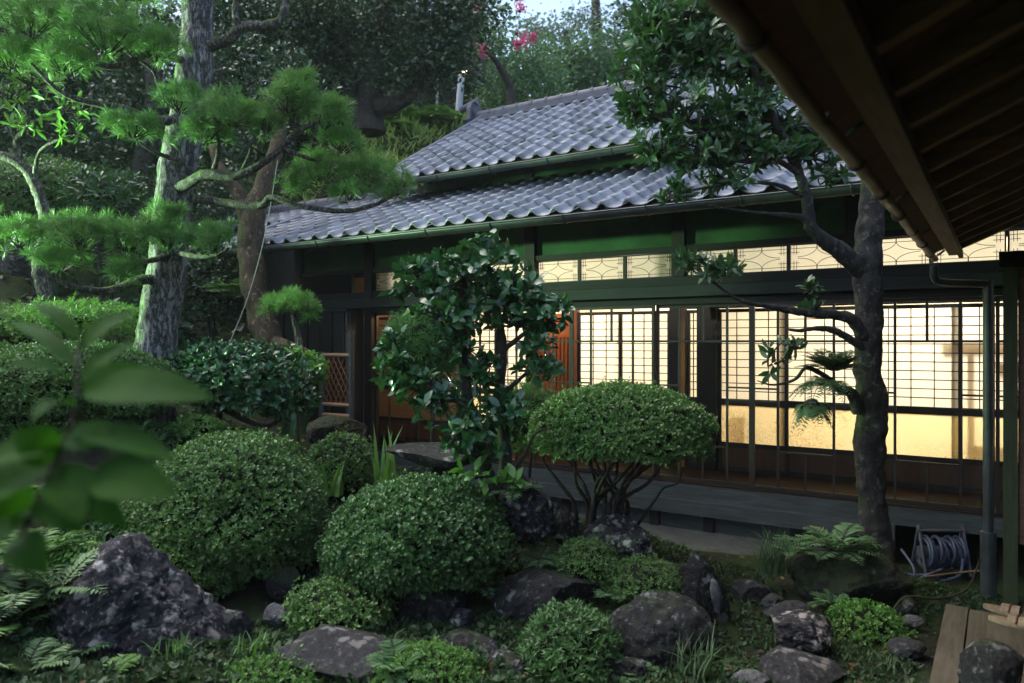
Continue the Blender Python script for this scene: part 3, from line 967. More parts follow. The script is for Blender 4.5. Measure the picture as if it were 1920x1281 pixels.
# room lamps behind the paper
def room_lamp(loc, e, col, r=.12):
    l = bpy.data.lights.new('room_lamp', 'POINT'); l.energy = e; l.color = col; l.shadow_soft_size = r
    o = bpy.data.objects.new('room_lamp', l); COL.objects.link(o); o.location = loc
room_lamp((-0.55, 9.75, 2.55), 92, (1.0, 0.94, 0.83))
room_lamp((-4.35, 9.75, 2.55), 84, (1.0, 0.94, 0.83))
room_lamp((-6.35, 7.5, 2.38), 11.0, (1.0, 0.55, 0.24), .08)
room_lamp((-4.75, 7.5, 2.38), 5.0, (1.0, 0.52, 0.2), .08)

# ------------------------------------------------------------------ the near building on the right
nb = thing('eaves_building', 'near building with deep dark rafter eave and split bamboo gutter', 'house', (0.9, 3, 0))
YE = 6.33
sl_ = 0.45
mb = MB()
def roofz(x): return 2.55 + (x + .30) * sl_
mb.add([(-.44, -3, roofz(-.44)), (3.2, -3, roofz(3.2)), (3.2, YE, roofz(3.2)), (-.44, YE, roofz(-.44)),
        (-.44, -3, roofz(-.44) + .12), (3.2, -3, roofz(3.2) + .12), (3.2, YE, roofz(3.2) + .12), (-.44, YE, roofz(-.44) + .12)],
       [(0, 3, 2, 1), (4, 5, 6, 7), (0, 1, 5, 4), (1, 2, 6, 5), (2, 3, 7, 6), (3, 0, 4, 7)])
part(mb, 'roof', M['eaveboard'], nb, smooth=False)
for k, y in enumerate(np.arange(-1.35, YE - .1, .36)):
    mb = MB()
    mb.bar((-.27, y, roofz(-.27) - .035), (3.1, y + rng.normal(0, .01), roofz(3.1) - .035), .05, .062)
    part(mb, 'rafter', M['rafter'], nb, smooth=False)
mb = MB()
mb.box(-.325, -.262, -3, YE - .01, 2.475, 2.535)
mb.box(-.262, -.235, -3, YE - .02, 2.452, 2.50)
part(mb, 'eave_beam', M['fascia'], nb, smooth=False)
# gutter of split bamboo, open side up, with nodes
mb = MB()
GX, GZ, GR = -.411, 2.452, .024
ys = np.linspace(-2, 6.27, 160)
th = np.linspace(math.pi * 0.98, 2.02 * math.pi, 13)
V = []
for y in ys:
    sag = .004 * math.sin(y * 2.1) + .003 * math.sin(y * 5) + .003 * math.sin(y * 23)
    for t in th: V.append((GX + GR * math.cos(t), y, GZ + sag + GR * math.sin(t)))
    for t in th[::-1]: V.append((GX + (GR - .007) * math.cos(t), y, GZ + sag + (GR - .007) * math.sin(t)))
K = 26
F = [(i * K + j, i * K + (j + 1) % K, (i + 1) * K + (j + 1) % K, (i + 1) * K + j) for i in range(len(ys) - 1) for j in range(K)]
mb.add(V, F)
gt = part(mb, 'bamboo_gutter', M['bamboo'], nb)
for y in np.arange(-1.6, 6.3, .62):
    pts = [(GX + (GR + .003) * math.cos(t), y, GZ + (GR + .003) * math.sin(t)) for t in th]
    part(MB().tube(pts, [.0065] * 3, 6, 13), 'node_ring', M['frame'], gt)
for y in np.arange(-1.3, 6.3, 1.24):
    part(MB().tube([(GX + GR, y, GZ + .01), (GX + .07, y, GZ + .045)], [.008, .008], 5, 2), 'gutter_hook', M['gutter'], gt)
# drain from the gutter to the downpipe
mb = MB()
mb.tube([(GX, 6.2, GZ - .05), (GX, 6.24, GZ - .13), (GX + .05, 6.30, GZ - .17), (-.09, 6.45, GZ - .185)], [.03, .028, .026, .028], 10, 16)
mb.cyl((-.085, 6.46, .42), (-.085, 6.46, GZ - .16), .034, 12)
mb.cyl((-.085, 6.46, 0.0), (-.085, 6.46, .47), .052, 12)
part(mb, 'downpipe', M['gutter'], nb)
mb = MB()
mb.box(.005, .09, 6.20, 6.29, 0, 2.36)
part(mb, 'corner_post', mat_wood('green_lit_post_wood', (0.030, 0.042, 0.018), (0.06, 0.085, 0.036), 'z'), nb, smooth=False)  # greenish light on the post, put into the wood colour
mb = MB()
mb.box(-.02, 1.2, 6.19, 6.30, 2.362, 2.47)
part(mb, 'wall_beam', M['wood'], nb, smooth=False)
mb = MB()
for k in range(5):
    mb.box(.092 + k * .2, .288 + k * .2, 6.22, 6.25, .46, 2.36)
part(mb, 'wall_planks', M['eaveboard'], nb, smooth=False)
mb = MB()
mb.box(.95, 1.05, -3, 6.18, 0, 3.0); mb.box(.95, 6, -3.1, -3.0, 0, 2.6)  # out of view; added only to block light from the right
part(mb, 'light_block_wall', M['wood'], nb, smooth=False)
mb = MB(); mb.box(.2, 1.1, 6.4, 6.5, 2.48, 2.58)
part(mb, 'gable_board', M['fascia'], nb, smooth=False)

# plank walkway
dk = thing('plank_walkway', 'low walkway of weathered pale planks below the dark eave', 'walkway', (0, 4.6, 0))
for a, b in ((-.305, -.182), (-.172, .26), (.272, .62), (.63, .94)):
    mb = MB(); mb.box(a, b, .6, 5.62 + (.0 if a < -.2 else -.03), .118, .150)
    part(mb, 'plank', M['deck'], dk, smooth=False)
mb = MB()
mb.box(-.28, -.22, .7, 5.55, -.05, .117); mb.box(.7, .76, .7, 5.55, -.05, .117)
part(mb, 'bearer', M['wood'], dk, smooth=False)

# concrete strip along the house
mb = MB()
xs_ = np.linspace(-6.8, -.85, 60); ysn = np.linspace(6.1, GY - .04, 14)
X, Y = np.meshgrid(xs_, ysn)
Z = .028 + .006 * fbm(np.stack([X.ravel() * 3, Y.ravel() * 3, X.ravel() * 0], 1), 3, 9)
Z = np.where(Y.ravel() < 6.15, -.06, Z)
i = np.arange(60 * 14).reshape(14, 60)
mb.add(np.stack([X.ravel(), Y.ravel() + .06 * np.where(Y.ravel() < 6.6, 1, 0) * fbm(np.stack([X.ravel() * 2, X.ravel() * 0, X.ravel() * 0], 1), 3, 4), Z], 1),
       np.stack([i[:-1, :-1].ravel(), i[:-1, 1:].ravel(), i[1:, 1:].ravel(), i[1:, :-1].ravel()], 1))
solo(mb, 'concrete_path', M['concrete'], (-3, 6.6, 0), kind='structure')

# ------------------------------------------------------------------ vegetation kit
def leaf_template(kind):
    if kind == 'tiny':      # base, left, tip, right
        v = [(0, 0, 0), (.55, -.28, .05), (1, 0, 0), (.55, .28, .05)]
        f = [(0, 1, 2), (0, 2, 3)]
    elif kind == 'round':
        v = [(0, 0, 0), (.45, -.36, .06), (.85, -.2, .04), (1, 0, -.02), (.85, .2, .04), (.45, .36, .06), (.5, 0, 0)]
        f = [(0, 1, 6), (1, 2, 6), (2, 3, 6), (3, 4, 6), (4, 5, 6), (5, 0, 6)]
    elif kind == 'glossy':  # camellia: pointed oval, folded along the midrib, curled down
        v = [(0, 0, 0), (.18, -.15, .05), (.5, -.25, .05), (.8, -.14, -.01), (1.0, 0, -.12), (.8, .14, -.01), (.5, .25, .05), (.18, .15, .05), (.25, 0, .015), (.55, 0, .01), (.8, 0, -.035)]
        f = [(0, 1, 8), (1, 2, 8), (2, 9, 8), (2, 3, 9), (3, 10, 9), (3, 4, 10), (4, 5, 10), (5, 6, 9), (5, 9, 10), (6, 7, 8), (6, 8, 9), (7, 0, 8)]
    elif kind == 'lance':   # long evergreen leaf
        v = [(0, 0, 0), (.25, -.10, .03), (.6, -.14, .02), (.85, -.07, -.04), (1.0, 0, -.14), (.85, .07, -.04), (.6, .14, .02), (.25, .10, .03), (.3, 0, .0), (.62, 0, -.015), (.85, 0, -.06)]
        f = [(0, 1, 8), (1, 2, 8), (2, 9, 8), (2, 3, 9), (3, 10, 9), (3, 4, 10), (4, 5, 10), (5, 6, 9), (5, 9, 10), (6, 7, 8), (6, 8, 9), (7, 0, 8)]
    elif kind == 'narrow':
        v = [(0, 0, 0), (.45, -.09, .02), (1, 0, -.06), (.45, .09, .02)]
        f = [(0, 1, 2), (0, 2, 3)]
    elif kind == 'needle':
        v = [(0, -.012, 0), (1, 0, 0), (0, .012, 0)]
        f = [(0, 1, 2)]
    return np.array(v, float), np.array(f)

TPL = {k: leaf_template(k) for k in ('tiny', 'round', 'glossy', 'lance', 'narrow', 'needle')}

def put_leaves(mb, kind, pos, ldir, nrm, size, mi=0, width=1.0):
    """place one leaf per row: ldir = along the leaf, nrm = its upper side"""
    tv, tf = TPL[kind]
    pos = np.asarray(pos); n = len(pos)
    x = norm(ldir)
    z = norm(nrm - (nrm * x).sum(1, keepdims=True) * x)
    y = np.cross(z, x)
    size = np.broadcast_to(np.asarray(size, float).reshape(-1, 1) if np.ndim(size) else np.full((1, 1), size), (n, 1))
    loc = tv[None] * np.array([1, width, 1])
    v = pos[:, None, :] + size[:, None, :] * (loc[:, :, 0:1] * x[:, None] + loc[:, :, 1:2] * y[:, None] + loc[:, :, 2:3] * z[:, None])
    f = tf[None] + (np.arange(n) * len(tv))[:, None, None]
    mb.add(v.reshape(-1, 3), f.reshape(-1, 3), mi)

def rand_dirs(n, r=None):
    return norm((r or rng).normal(size=(n, 3)))

def rosettes(mb, kind, pos, d, size, k=6, open_=(0.5, 1.15), jit=0.25, width=1.0, mi=0):
    """k leaves around each shoot tip pos with shoot direction d"""
    n = len(pos)
    d = norm(d)
    a = np.where(np.abs(d[:, 2:3]) < 0.9, np.array([[0, 0, 1.0]]), np.array([[1.0, 0, 0]]))
    u = norm(np.cross(d, a)); w = np.cross(d, u)
    ph0 = rng.random(n) * 6.28
    for j in range(k):
        ph = ph0 + j * 2.4 + rng.normal(0, .25, n)
        op = rng.uniform(open_[0], open_[1], n)[:, None]
        rad = np.cos(ph)[:, None] * u + np.sin(ph)[:, None] * w
        ld = norm(np.cos(op) * d + np.sin(op) * rad + rng.normal(0, jit * .4, (n, 3)))
        nr = d + rng.normal(0, jit, (n, 3))
        sz = size * rng.uniform(.7, 1.2, n)
        off = pos - d * (j / k) * size * .5
        put_leaves(mb, kind, off, ld, nr, sz, mi, width)

def blob_points(n, c, rad, bump=0.10, freq=2.2, seed=0, shell=(0.9, 1.02), low=-1.0):
    d = rand_dirs(int(n * 1.3))
    d = d[d[:, 2] > low][:n]
    r = 1 + bump * fbm(d * freq + seed * 3.1, 3, seed) + bump * .5 * fbm(d * freq * 3 + seed, 2, seed + 5)
    s = rng.uniform(shell[0], shell[1], len(d)) * r
    p = np.asarray(c) + d * np.asarray(rad) * s[:, None]
    nr = norm(d / np.asarray(rad))
    return p, nr

def core(c, rad, seed=0, k=0.86, low=-0.9):
    """twiggy inside of a clipped bush"""
    m = MB()
    nu, nv = 28, 16
    U, Vv = np.meshgrid(np.arange(nu) / nu * 2 * math.pi, np.linspace(-math.pi / 2, math.pi / 2, nv))
    d = np.stack([np.cos(U) * np.cos(Vv), np.sin(U) * np.cos(Vv), np.maximum(np.sin(Vv), low)], -1).reshape(-1, 3)
    r = k * (1 + .10 * fbm(d * 2.2 + seed * 3.1, 3, seed))
    p = np.asarray(c) + d * np.asarray(rad) * r[:, None]
    i = np.arange(nu * nv).reshape(nv, nu)
    f = np.stack([i[:-1].ravel(), np.roll(i, -1, 1)[:-1].ravel(), np.roll(i, -1, 1)[1:].ravel(), i[1:].ravel()], 1)
    m.add(p, f)
    return m

def shrub(name, label, u, v, ru, rv, s, leaf=.026, dens=2400, mat='azalea', kind='tiny', cat='shrub', group=None, stems=5, k=5, depth=1.0, bump=.13, seed=0, extra=(), low=-.75, base=None, loose=0.0, width=1.0):
    c = P(u, v, s)
    a, b = px(ru, s), px(rv, s)
    gzz = gz(c[0], c[1]) if base is None else base
    root = thing(name, label, cat, (c[0], c[1], gzz), group)
    mb = MB(); cm = MB()
    blobs = [(c, np.array([a, a * depth, b]))] + [(P(q[0], q[1], q[4] if len(q) > 4 else s), np.array([px(q[2], s), px(q[2], s) * depth, px(q[3], s)])) for q in extra]
    for bi, (cc, rad) in enumerate(blobs):
        area = 4 * math.pi * ((rad[0] * rad[1]) ** 1.6 / 3 + 2 * (rad[0] * rad[2]) ** 1.6 / 3) ** (1 / 1.6)
        n = int(area * dens / k * (5.0 if kind == 'narrow' else 4.0))
        p, nr = blob_points(n, cc, rad, bump, 2.2, seed + bi, (0.90 - loose, 1.02 + loose), low)
        stray = rng.random(len(p)) < .035
        p = p + nr * (stray * rng.uniform(.01, .06, len(p)))[:, None]
        d = norm(nr * .8 + np.array([0, 0, .45]) + rng.normal(0, .28, p.shape))
        rosettes(mb, kind, p, d, leaf, k, (.45, 1.25), .3, width)
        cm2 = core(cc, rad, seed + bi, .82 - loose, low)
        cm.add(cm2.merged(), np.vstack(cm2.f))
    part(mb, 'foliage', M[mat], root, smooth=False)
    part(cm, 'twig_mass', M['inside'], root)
    if stems:
        for j in range(stems):
            an = rng.random() * 6.28
            q = np.array([math.cos(an), math.sin(an), 0]) * a * .4
            b0 = np.array([c[0], c[1], gzz - .06]) + q * .35
            st = MB().tube([b0, b0 * .5 + (c + q) * .5 + rng.normal(0, .02, 3), c + q], [a * .035 + .006, a * .02 + .004], 6, 8, .25, j)
            part(st, 'stem', M['twig'], root)
    return root

def limb(pts, radii, n=9, rough=.3, seed=0, freq=3.0, m=None):
    return MB().tube(pts, radii, n, m or max(8, len(pts) * 7), rough, seed, True, freq)

def pts_px(lst):
    return [P(*q) for q in lst]

# ------------------------------------------------------------------ rocks
_ico = {}
def ico(sub):
    if sub not in _ico:
        bm = bmesh.new(); bmesh.ops.create_icosphere(bm, subdivisions=sub, radius=1)
        _ico[sub] = (np.array([v.co[:] for v in bm.verts]), np.array([[q.index for q in f.verts] for f in bm.faces]))
        bm.free()
    return _ico[sub]

def rock(label, u, v, ru, rv, s, mat='rockdark', seed=0, depth=.8, cuts=9, rough=.09, tilt=(0, 0, 0), sub=6, name='garden_rock', hull=None, cat='rock', group=None):
    c = P(u, v, s)
    a, b = px(ru, s), px(rv, s)
    r = np.random.default_rng(seed + 100)
    d, f = ico(sub)
    p = d.copy()
    if hull is None:
        for k in range(cuts):
            n = norm(r.normal(size=3)); off = r.uniform(.55, .9)
            ex = np.maximum(0, p @ n - off)
            p = p - ex[:, None] * n * .92
        p = p / np.abs(p).max(0)
        q = p[:, 0:1] * RT * a + p[:, 1:2] * FW * a * depth + p[:, 2:3] * UP * b
        if any(tilt):
            q = q + UP * (p[:, 0:1] * a * tilt[0] + p[:, 1:2] * a * tilt[1])
    else:
        # half-space intersection: each plane (right, forward, up, distance) in metres from the centre
        H = np.array(hull, float)
        nn = norm(H[:, :3]); dist = H[:, 3]
        den = d @ nn.T
        t = np.where(den > 1e-4, dist / np.maximum(den, 1e-4), 1e9)
        k_ = 14.0
        rad = (np.sum(np.maximum(t, 1e-3) ** -k_, 1)) ** (-1 / k_)
        pp = d * rad[:, None]
        q = pp[:, 0:1] * RT + pp[:, 1:2] * FW + pp[:, 2:3] * UP
        a = max(a, .2)
    nr = norm(q)
    q = q + nr * (a * rough * fbm(q * 2.2 / a + seed * 7.7, 5, seed)[:, None] + a * rough * .5 * np.abs(fbm(q * 7 / a + seed, 4, seed + 3))[:, None])
    nr = norm(q)
    rg = 1 - 2 * np.abs(fbm(q * 3.4 / a + seed * 1.9, 5, seed + 9))
    st = fbm(np.stack([q @ RT, q @ FW, q @ UP], 1) * np.array([2.0, 2.0, 7.0]) / a + seed, 4, seed + 2)
    q = q + nr * (a * rough * .55 * (rg[:, None] - .5) + a * rough * .35 * st[:, None])
    m = MB(); m.add(q + c, f)
    base = (c[0], c[1], c[2] - b * .8)
    return solo(m, name, M[mat], base, label, cat, group)

# big two-headed rock, built from its facets
rock('big dark two-peaked rock with pale lichen blotches beside the clipped azalea',     222, 1160, 190, 150, 4.15, 'rocklich', 3, sub=7, rough=.10,
     hull=[(.78, -.25, .60, .300), (-.58, -.2, .76, .340), (.10, -.10, 1, .452), (.40, -.9, .22, .27), (-.40, -.85, .22, .32), (0, .9, .3, .34), (1, 0, -.05, .60), (-1, -.1, .05, .74), (0, 0, -1, .3), (.3, .9, .5, .34), (-.5, .8, .4, .36)])
rock('small rough grey stone at the right foot of the two-peaked rock', 432, 1178, 42, 36, 4.4, 'rockgrey', 11)
rock('small white-crusted stone under the left azalea', 518, 1155, 24, 24, 4.6, 'rockpale', 12, sub=5)
rock('flat low grey stone with fallen leaves on it in front of the low shrub', 642, 1226, 105, 44, 4.05, 'rockgrey', 13, 1.0, 10, .05, (-.06, .1, 0))
rock('sunken rounded grey stone beside the flat stone', 545, 1235, 50, 30, 4.0, 'rockgrey', 14)
rock('rugged dark rock standing in the shade under the middle azalea', 805, 1130, 66, 58, 4.75, 'rockdark', 15, rough=.16)
rock('long dark purple rock with lichen flecks behind the ball shrub', 1025, 1112, 105, 62, 4.85, 'rockdark', 16, .7, 8, .07, (.05, 0, 0))
rock('craggy lichen-crusted rock at the foot of the umbrella azalea', 1165, 1022, 76, 52, 5.35, 'rocklich', 17, .8, 9, .16)
rock('largest dark boulder with lichen on its shoulder, right of the ball shrub', 1222, 1190, 118, 84, 4.45, 'rockdark', 18, .8, 9, .08)
rock('leaning dark slab with a pale broken edge', 1322, 1135, 46, 100, 4.75, 'rockdark', 19, .6, 9, .08, (-.9, 0, 0))
rock('triangular pale stone chip propped on the leaning slab', 1342, 1118, 12, 30, 4.66, 'rockpale', 20, .5, 8, .03, (-1.2, 0, 0), 5)
rock('dark mossy rock between the two low shrubs and the boulder', 1290, 1085, 52, 40, 5.0, 'rockmoss', 21)
rock('smooth brown stone with a fallen leaf, left of the mossy mound', 1400, 1116, 46, 27, 5.1, 'rockgrey', 22, .8, 10, .06)
rock('small round stone in the path edge row, farthest one', 1450, 1128, 22, 14, 4.75, 'rockgrey', 23, sub=5)
rock('flat topped grey stone behind the two-lobed stone', 1475, 1146, 42, 19, 4.65, 'rockgrey', 24, sub=5)
rock('two-lobed grey stone with lichen in the middle of the stone row', 1500, 1185, 66, 34, 4.45, 'rocklich', 25, .8, 9, .12)
rock('broad smooth grey stone cut by the bottom of the picture', 1500, 1268, 86, 42, 4.1, 'rockgrey', 26, .9, 10, .05, (-.12, 0, 0))
rock('crumbly brown stone with white chips beside the grass tuft', 1405, 1285, 40, 26, 4.0, 'rockpale', 27, sub=5)
rock('mossy mound of rock carrying the lichened tree and ferns', 1590, 1085, 112, 62, 5.35, 'rockmoss', 28, .9, 9, .10)
rock('mossy rounded boulder by the bamboo screen', 632, 812, 58, 32, 8.3, 'rockmoss', 29)
rock('pale stone half hidden by bamboo grass, left of the two-peaked rock', 30, 1100, 60, 32, 4.35, 'rockpale', 30)
rock('pale rock with a white crest above the left azalea', 242, 880, 42, 22, 5.9, 'rockpale', 31)
rock('dark rock showing under the leaf branch', 210, 935, 40, 24, 5.6, 'rockdark', 32)
rock('gnarled dark stump-like rock with white lichen at the camellia foot', 985, 955, 52, 68, 5.15, 'rocklich', 33, .8, 9, .2, (-.2, 0, 0))
rock('dark sloping rock behind the gnarled stump, by the umbrella azalea', 1045, 985, 46, 44, 5.5, 'rockdark', 34, .8, 9, .12, (-.4, 0, 0))
rock('reddish rock showing below the right side of the left azalea', 535, 1095, 34, 34, 4.95, 'rockmoss', 35, sub=5)
rock('low dark rock in the bare soil in front of the rugged rock', 880, 1215, 60, 26, 4.25, 'rockdark', 36, .9, 9, .12)
rock('grey rock far back in the shade under the left pine branch', 215, 400, 34, 20, 10.5, 'rockdark', 37)
rock('pale rock at the foot of the pale mossy tree', 45, 590, 40, 22, 8.2, 'rockpale', 38)
rock('grey rock in the dark behind the low pine foliage', 40, 490, 45, 40, 9.3, 'rockgrey', 39)
rock('flat dark capstone with a white lichen spot behind the middle azalea', 830, 852, 104, 19, 5.9, 'capstone', 40, .8, 6, .05, (-.04, 0, 0), name='garden_capstone', cat='stone')
rock('grey stone block under the flat capstone', 800, 892, 62, 26, 6.0, 'rockdark', 41, .7, 9, .06)

rock('dark teal rounded stone resting on the wide plank', 1862, 1262, 60, 60, 3.35, 'rockdark', 51, .9, 10, .04, name='step_stone', cat='stone')
rock('jagged dark stone between the ball shrub and the largest boulder', 1160, 1262, 52, 40, 4.1, 'rockdark', 52, .8, 10, .14)
rock('dark broken stone in front of the long purple rock', 930, 1262, 60, 34, 4.05, 'rockdark', 53, .8, 10, .14)
rock('pale lichened small stone by the fern under the middle azalea', 870, 1160, 26, 18, 4.6, 'rocklich', 54, sub=5)
rock('brownish stone in the soil beside the plank edge', 1700, 1215, 34, 16, 4.4, 'rockgrey', 55, sub=5)
rock('small pale stone by the plank edge near the hose', 1712, 1165, 20, 11, 4.8, 'rockpale', 56, sub=5)
rock('dark root-like stone ridge beside the bright loose shrub', 1695, 1160, 24, 40, 4.9, 'rockmoss', 57, .6, 8, .12, (.5, 0, 0), 5)

# ------------------------------------------------------------------ clipped shrubs
shrub('clipped_azalea', 'largest clipped azalea dome, spreading behind the two-peaked rock', 440, 965, 168, 150, 5.3, .026, 2700, 'azalea', seed=1,
      extra=[(215, 1030, 130, 72, 5.0), (355, 1050, 110, 80, 5.0)], low=-.6)
shrub('clipped_azalea', 'broad clipped azalea dome in the centre of the garden', 790, 1005, 168, 106, 5.0, .026, 2900, 'azalea2', kind='round', seed=2, extra=[(690, 1040, 85, 65, 5.0)], low=-.6, k=4)
shrub('umbrella_azalea', 'azalea clipped like an umbrella on many bare dark stems', 1162, 814, 172, 94, 5.5, .027, 2700, 'azalea', seed=3, stems=0, low=-.35, base=.50, depth=.85)
shrub('clipped_bush', 'small dark round bush beside the mossy boulder by the bamboo screen', 640, 870, 62, 58, 6.5, .028, 1900, 'azalea', seed=4, group=None)
shrub('ball_shrub', 'round ball shrub with upright pointed leaves at the bottom of the picture', 1068, 1222, 92, 82, 4.15, .038, 1500, 'azalea2', 'narrow', seed=5, width=1.6, loose=.03)
shrub('low_shrub', 'loose bright green shrub beneath the mossy rock mound', 1622, 1180, 68, 46, 4.75, .022, 2500, 'bright', seed=6, loose=.08)
shrub('low_shrub', 'low rounded shrub leaning on the lichen-crusted rock', 1098, 1055, 56, 42, 5.0, .028, 1800, 'azalea', 'narrow', seed=7, loose=.06, width=1.4)
shrub('low_shrub', 'low spreading shrub between the lichen-crusted rock and the largest boulder', 1205, 1085, 66, 36, 4.85, .026, 1800, 'azalea', 'narrow', seed=8, loose=.10, width=1.3)
shrub('low_shrub', 'low dense shrub behind the flat grey stone', 640, 1138, 98, 50, 4.6, .024, 2600, 'azalea', seed=9, loose=.06)
shrub('low_shrub', 'pale green fine-leaved shrub cut by the bottom edge, beside the fern', 800, 1276, 98, 62, 3.85, .017, 5000, 'bright', seed=10, loose=.05)
shrub('low_shrub', 'yellow green sprouting shrub in front of the flat grey stone', 510, 1278, 85, 34, 3.8, .022, 2600, 'bright', seed=11, loose=.15)
shrub('hedge_azalea', 'wide clipped azalea hedge in the lamplight behind the blurred leaves', 120, 715, 175, 72, 6.3, .027, 2200, 'azalea', seed=12, extra=[(-60, 720, 120, 80, 6.1), (235, 730, 95, 60, 6.3), (100, 800, 150, 70, 6.4), (-70, 820, 120, 90, 6.2)])
shrub('low_shrub', 'fresh lit shrub under the pale mossy tree', 150, 602, 95, 34, 7.6, .05, 700, 'bright', 'narrow', seed=13, loose=.25, bump=.35, width=1.6, extra=[(20, 605, 80, 30, 7.8)])
shrub('glossy_bush', 'dark glossy spreading bush between the pine and the bamboo screen', 462, 715, 100, 64, 7.0, .07, 620, 'camellia', 'glossy', seed=14, loose=.14, stems=0, bump=.25, extra=[(400, 690, 60, 45, 7.0), (540, 745, 44, 38, 7.0)])
shrub('leafy_plant', 'light green broad-leaved plant beside the bamboo screen', 566, 694, 38, 30, 7.7, .10, 300, 'bright', 'lance', seed=15, loose=.2, stems=2, width=1.5)
shrub('low_shrub', 'dark low shrub in front of the pine trunk', 255, 825, 70, 36, 6.3, .045, 800, 'azalea2', 'narrow', seed=16, loose=.15, width=1.8)
shrub('low_shrub', 'small fresh green shrub under the glossy bush', 372, 800, 42, 20, 6.4, .04, 900, 'bright', 'narrow', seed=17, loose=.15, width=1.5)
shrub('cypress_ball', 'round feathery cypress ball behind the camellia', 795, 648, 78, 66, 6.6, .045, 1700, 'cypress', 'narrow', seed=18, loose=.06, stems=1, low=-.9)
shrub('cypress_ball', 'dark feathery conifer bush below the camellia leaves', 985, 790, 62, 72, 5.9, .04, 1500, 'cypress', 'narrow', seed=19, loose=.08, stems=1)
shrub('hill_shrub', 'dark rounded bush on the slope left of the pine', 90, 365, 110, 60, 10.5, .05, 700, 'azalea', seed=20, loose=.1)
shrub('hill_shrub', 'long-leaved dark shrub on the slope behind the pine trunk', 200, 365, 60, 40, 9.6, .13, 160, 'bay', 'lance', seed=21, loose=.25)
shrub('hill_shrub', 'dark bush in the shade between the two tree trunks', 400, 540, 60, 70, 10.2, .07, 400, 'forest', 'tiny', seed=22, loose=.2)

# bare stems of the umbrella azalea
ua = [o for o in bpy.data.objects if o.name == 'umbrella_azalea'][0]
rs = np.random.default_rng(5)
for k in range(15):
    bu = 1130 + rs.uniform(-52, 42); tu = 1130 + (bu - 1130) * 1.3 + rs.uniform(-55, 75)
    s0 = 5.5 + rs.uniform(-.12, .12)
    s1 = s0 + rs.uniform(-.25, .3)
    pts = [P(bu, 1000, s0), P(bu + rs.uniform(-12, 12), 945, s0), P((bu + tu) / 2 + rs.uniform(-18, 18), 905, (s0 + s1) / 2), P(tu, 862, s1), P(tu + rs.uniform(-15, 15), 815, s1)]
    part(limb(pts, [.020, .016, .012, .007], 7, .3, k), 'stem', M['twig'], ua)
part(limb(pts_px([(1195, 985, 5.5), (1230, 935, 5.4), (1245, 915, 5.35), (1272, 905, 5.35), (1280, 880, 5.35)]), [.011, .008, .004], 6, .2, 3), 'stem', M['twig'], ua)

# stem of the glossy bush
gb = [o for o in bpy.data.objects if o.name == 'glossy_bush'][0]
for k, pp in enumerate(([(415, 820, 6.9), (412, 770, 6.9), (425, 740, 6.95), (450, 715, 7)], [(420, 765, 6.9), (455, 785, 6.9), (500, 800, 6.95), (540, 775, 7)], [(412, 760, 6.9), (390, 720, 7), (380, 690, 7)])):
    part(limb(pts_px(pp), [.035, .024, .015], 7, .3, k), 'stem', M['twig'], gb)

# ------------------------------------------------------------------ garden pine
pine = thing('pine_tree', 'old garden pine with a tall lichened trunk and layered needle pads', 'tree', tuple(P(290, 800, 7.0)))
tp = pts_px([(283, 860, 7.0), (288, 780, 7.0), (290, 690, 7.0), (298, 600, 7.0), (314, 500, 7.02), (322, 400, 7.0), (338, 290, 7.0), (357, 190, 7.0), (369, 70, 7.0), (372, -80, 7.0), (380, -260, 7.0)])
part(MB().tube(tp, [.225, .198, .186, .176, .170, .168, .165, .16, .148, .125, .09], 40, 150, .16, 2, True, 5.0), 'trunk', M['pinebark'], pine)
for k, (pp, r0, r1) in enumerate([
        ([(330, 352, 6.95), (352, 345, 6.75), (385, 326, 6.55), (440, 331, 6.45), (482, 312, 6.4), (520, 285, 6.35), (560, 245, 6.3), (610, 228, 6.3), (660, 235, 6.3)], .052, .014),
        ([(360, 372, 6.95), (420, 380, 6.8), (488, 386, 6.7), (510, 371, 6.65), (560, 386, 6.6), (640, 396, 6.6), (690, 388, 6.6), (735, 368, 6.6), (760, 345, 6.6)], .040, .012),
        ([(385, 90, 7.0), (430, 72, 6.9), (455, 52, 6.85), (505, 46, 6.8), (530, 28, 6.8), (545, -40, 6.8)], .058, .03),
        ([(452, 54, 6.85), (440, 25, 6.8), (446, -20, 6.8)], .034, .02),
        ([(345, 115, 6.9), (290, 100, 6.6), (215, 125, 6.35), (150, 110, 6.25), (80, 90, 6.2)], .04, .012),
        ([(335, 228, 6.95), (280, 222, 6.7), (225, 203, 6.5), (160, 190, 6.4), (110, 170, 6.3), (60, 120, 6.3)], .046, .014),
        ([(330, 210, 6.95), (300, 160, 6.6), (285, 130, 6.5), (240, 100, 6.4)], .03, .012),
        ([(305, 525, 6.95), (262, 526, 6.8), (205, 545, 6.6), (150, 540, 6.4), (90, 520, 6.3)], .055, .014),
        ([(320, 470, 6.95), (360, 480, 6.75), (400, 480, 6.6), (430, 465, 6.5)], .03, .01),
        ([(315, 480, 6.9), (270, 490, 6.6), (220, 480, 6.4), (160, 470, 6.3)], .03, .01),
        ([(345, 300, 6.9), (330, 300, 6.6), (290, 285, 6.4), (262, 268, 6.35)], .028, .01),
        ([(400, 322, 6.55), (410, 280, 6.4), (400, 240, 6.35), (360, 210, 6.3)], .026, .01),
        ([(450, 330, 6.45), (470, 280, 6.35), (450, 240, 6.3)], .022, .008),
        ([(530, 280, 6.35), (590, 300, 6.5), (640, 305, 6.6), (700, 320, 6.6)], .022, .008),
        ([(560, 245, 6.3), (550, 200, 6.25), (565, 165, 6.2)], .018, .008)]):
    part(limb(pts_px(pp), [r0, (r0 + r1) / 2, r1], 9, .35, k, 3.0), 'branch', M['mossbark'], pine)

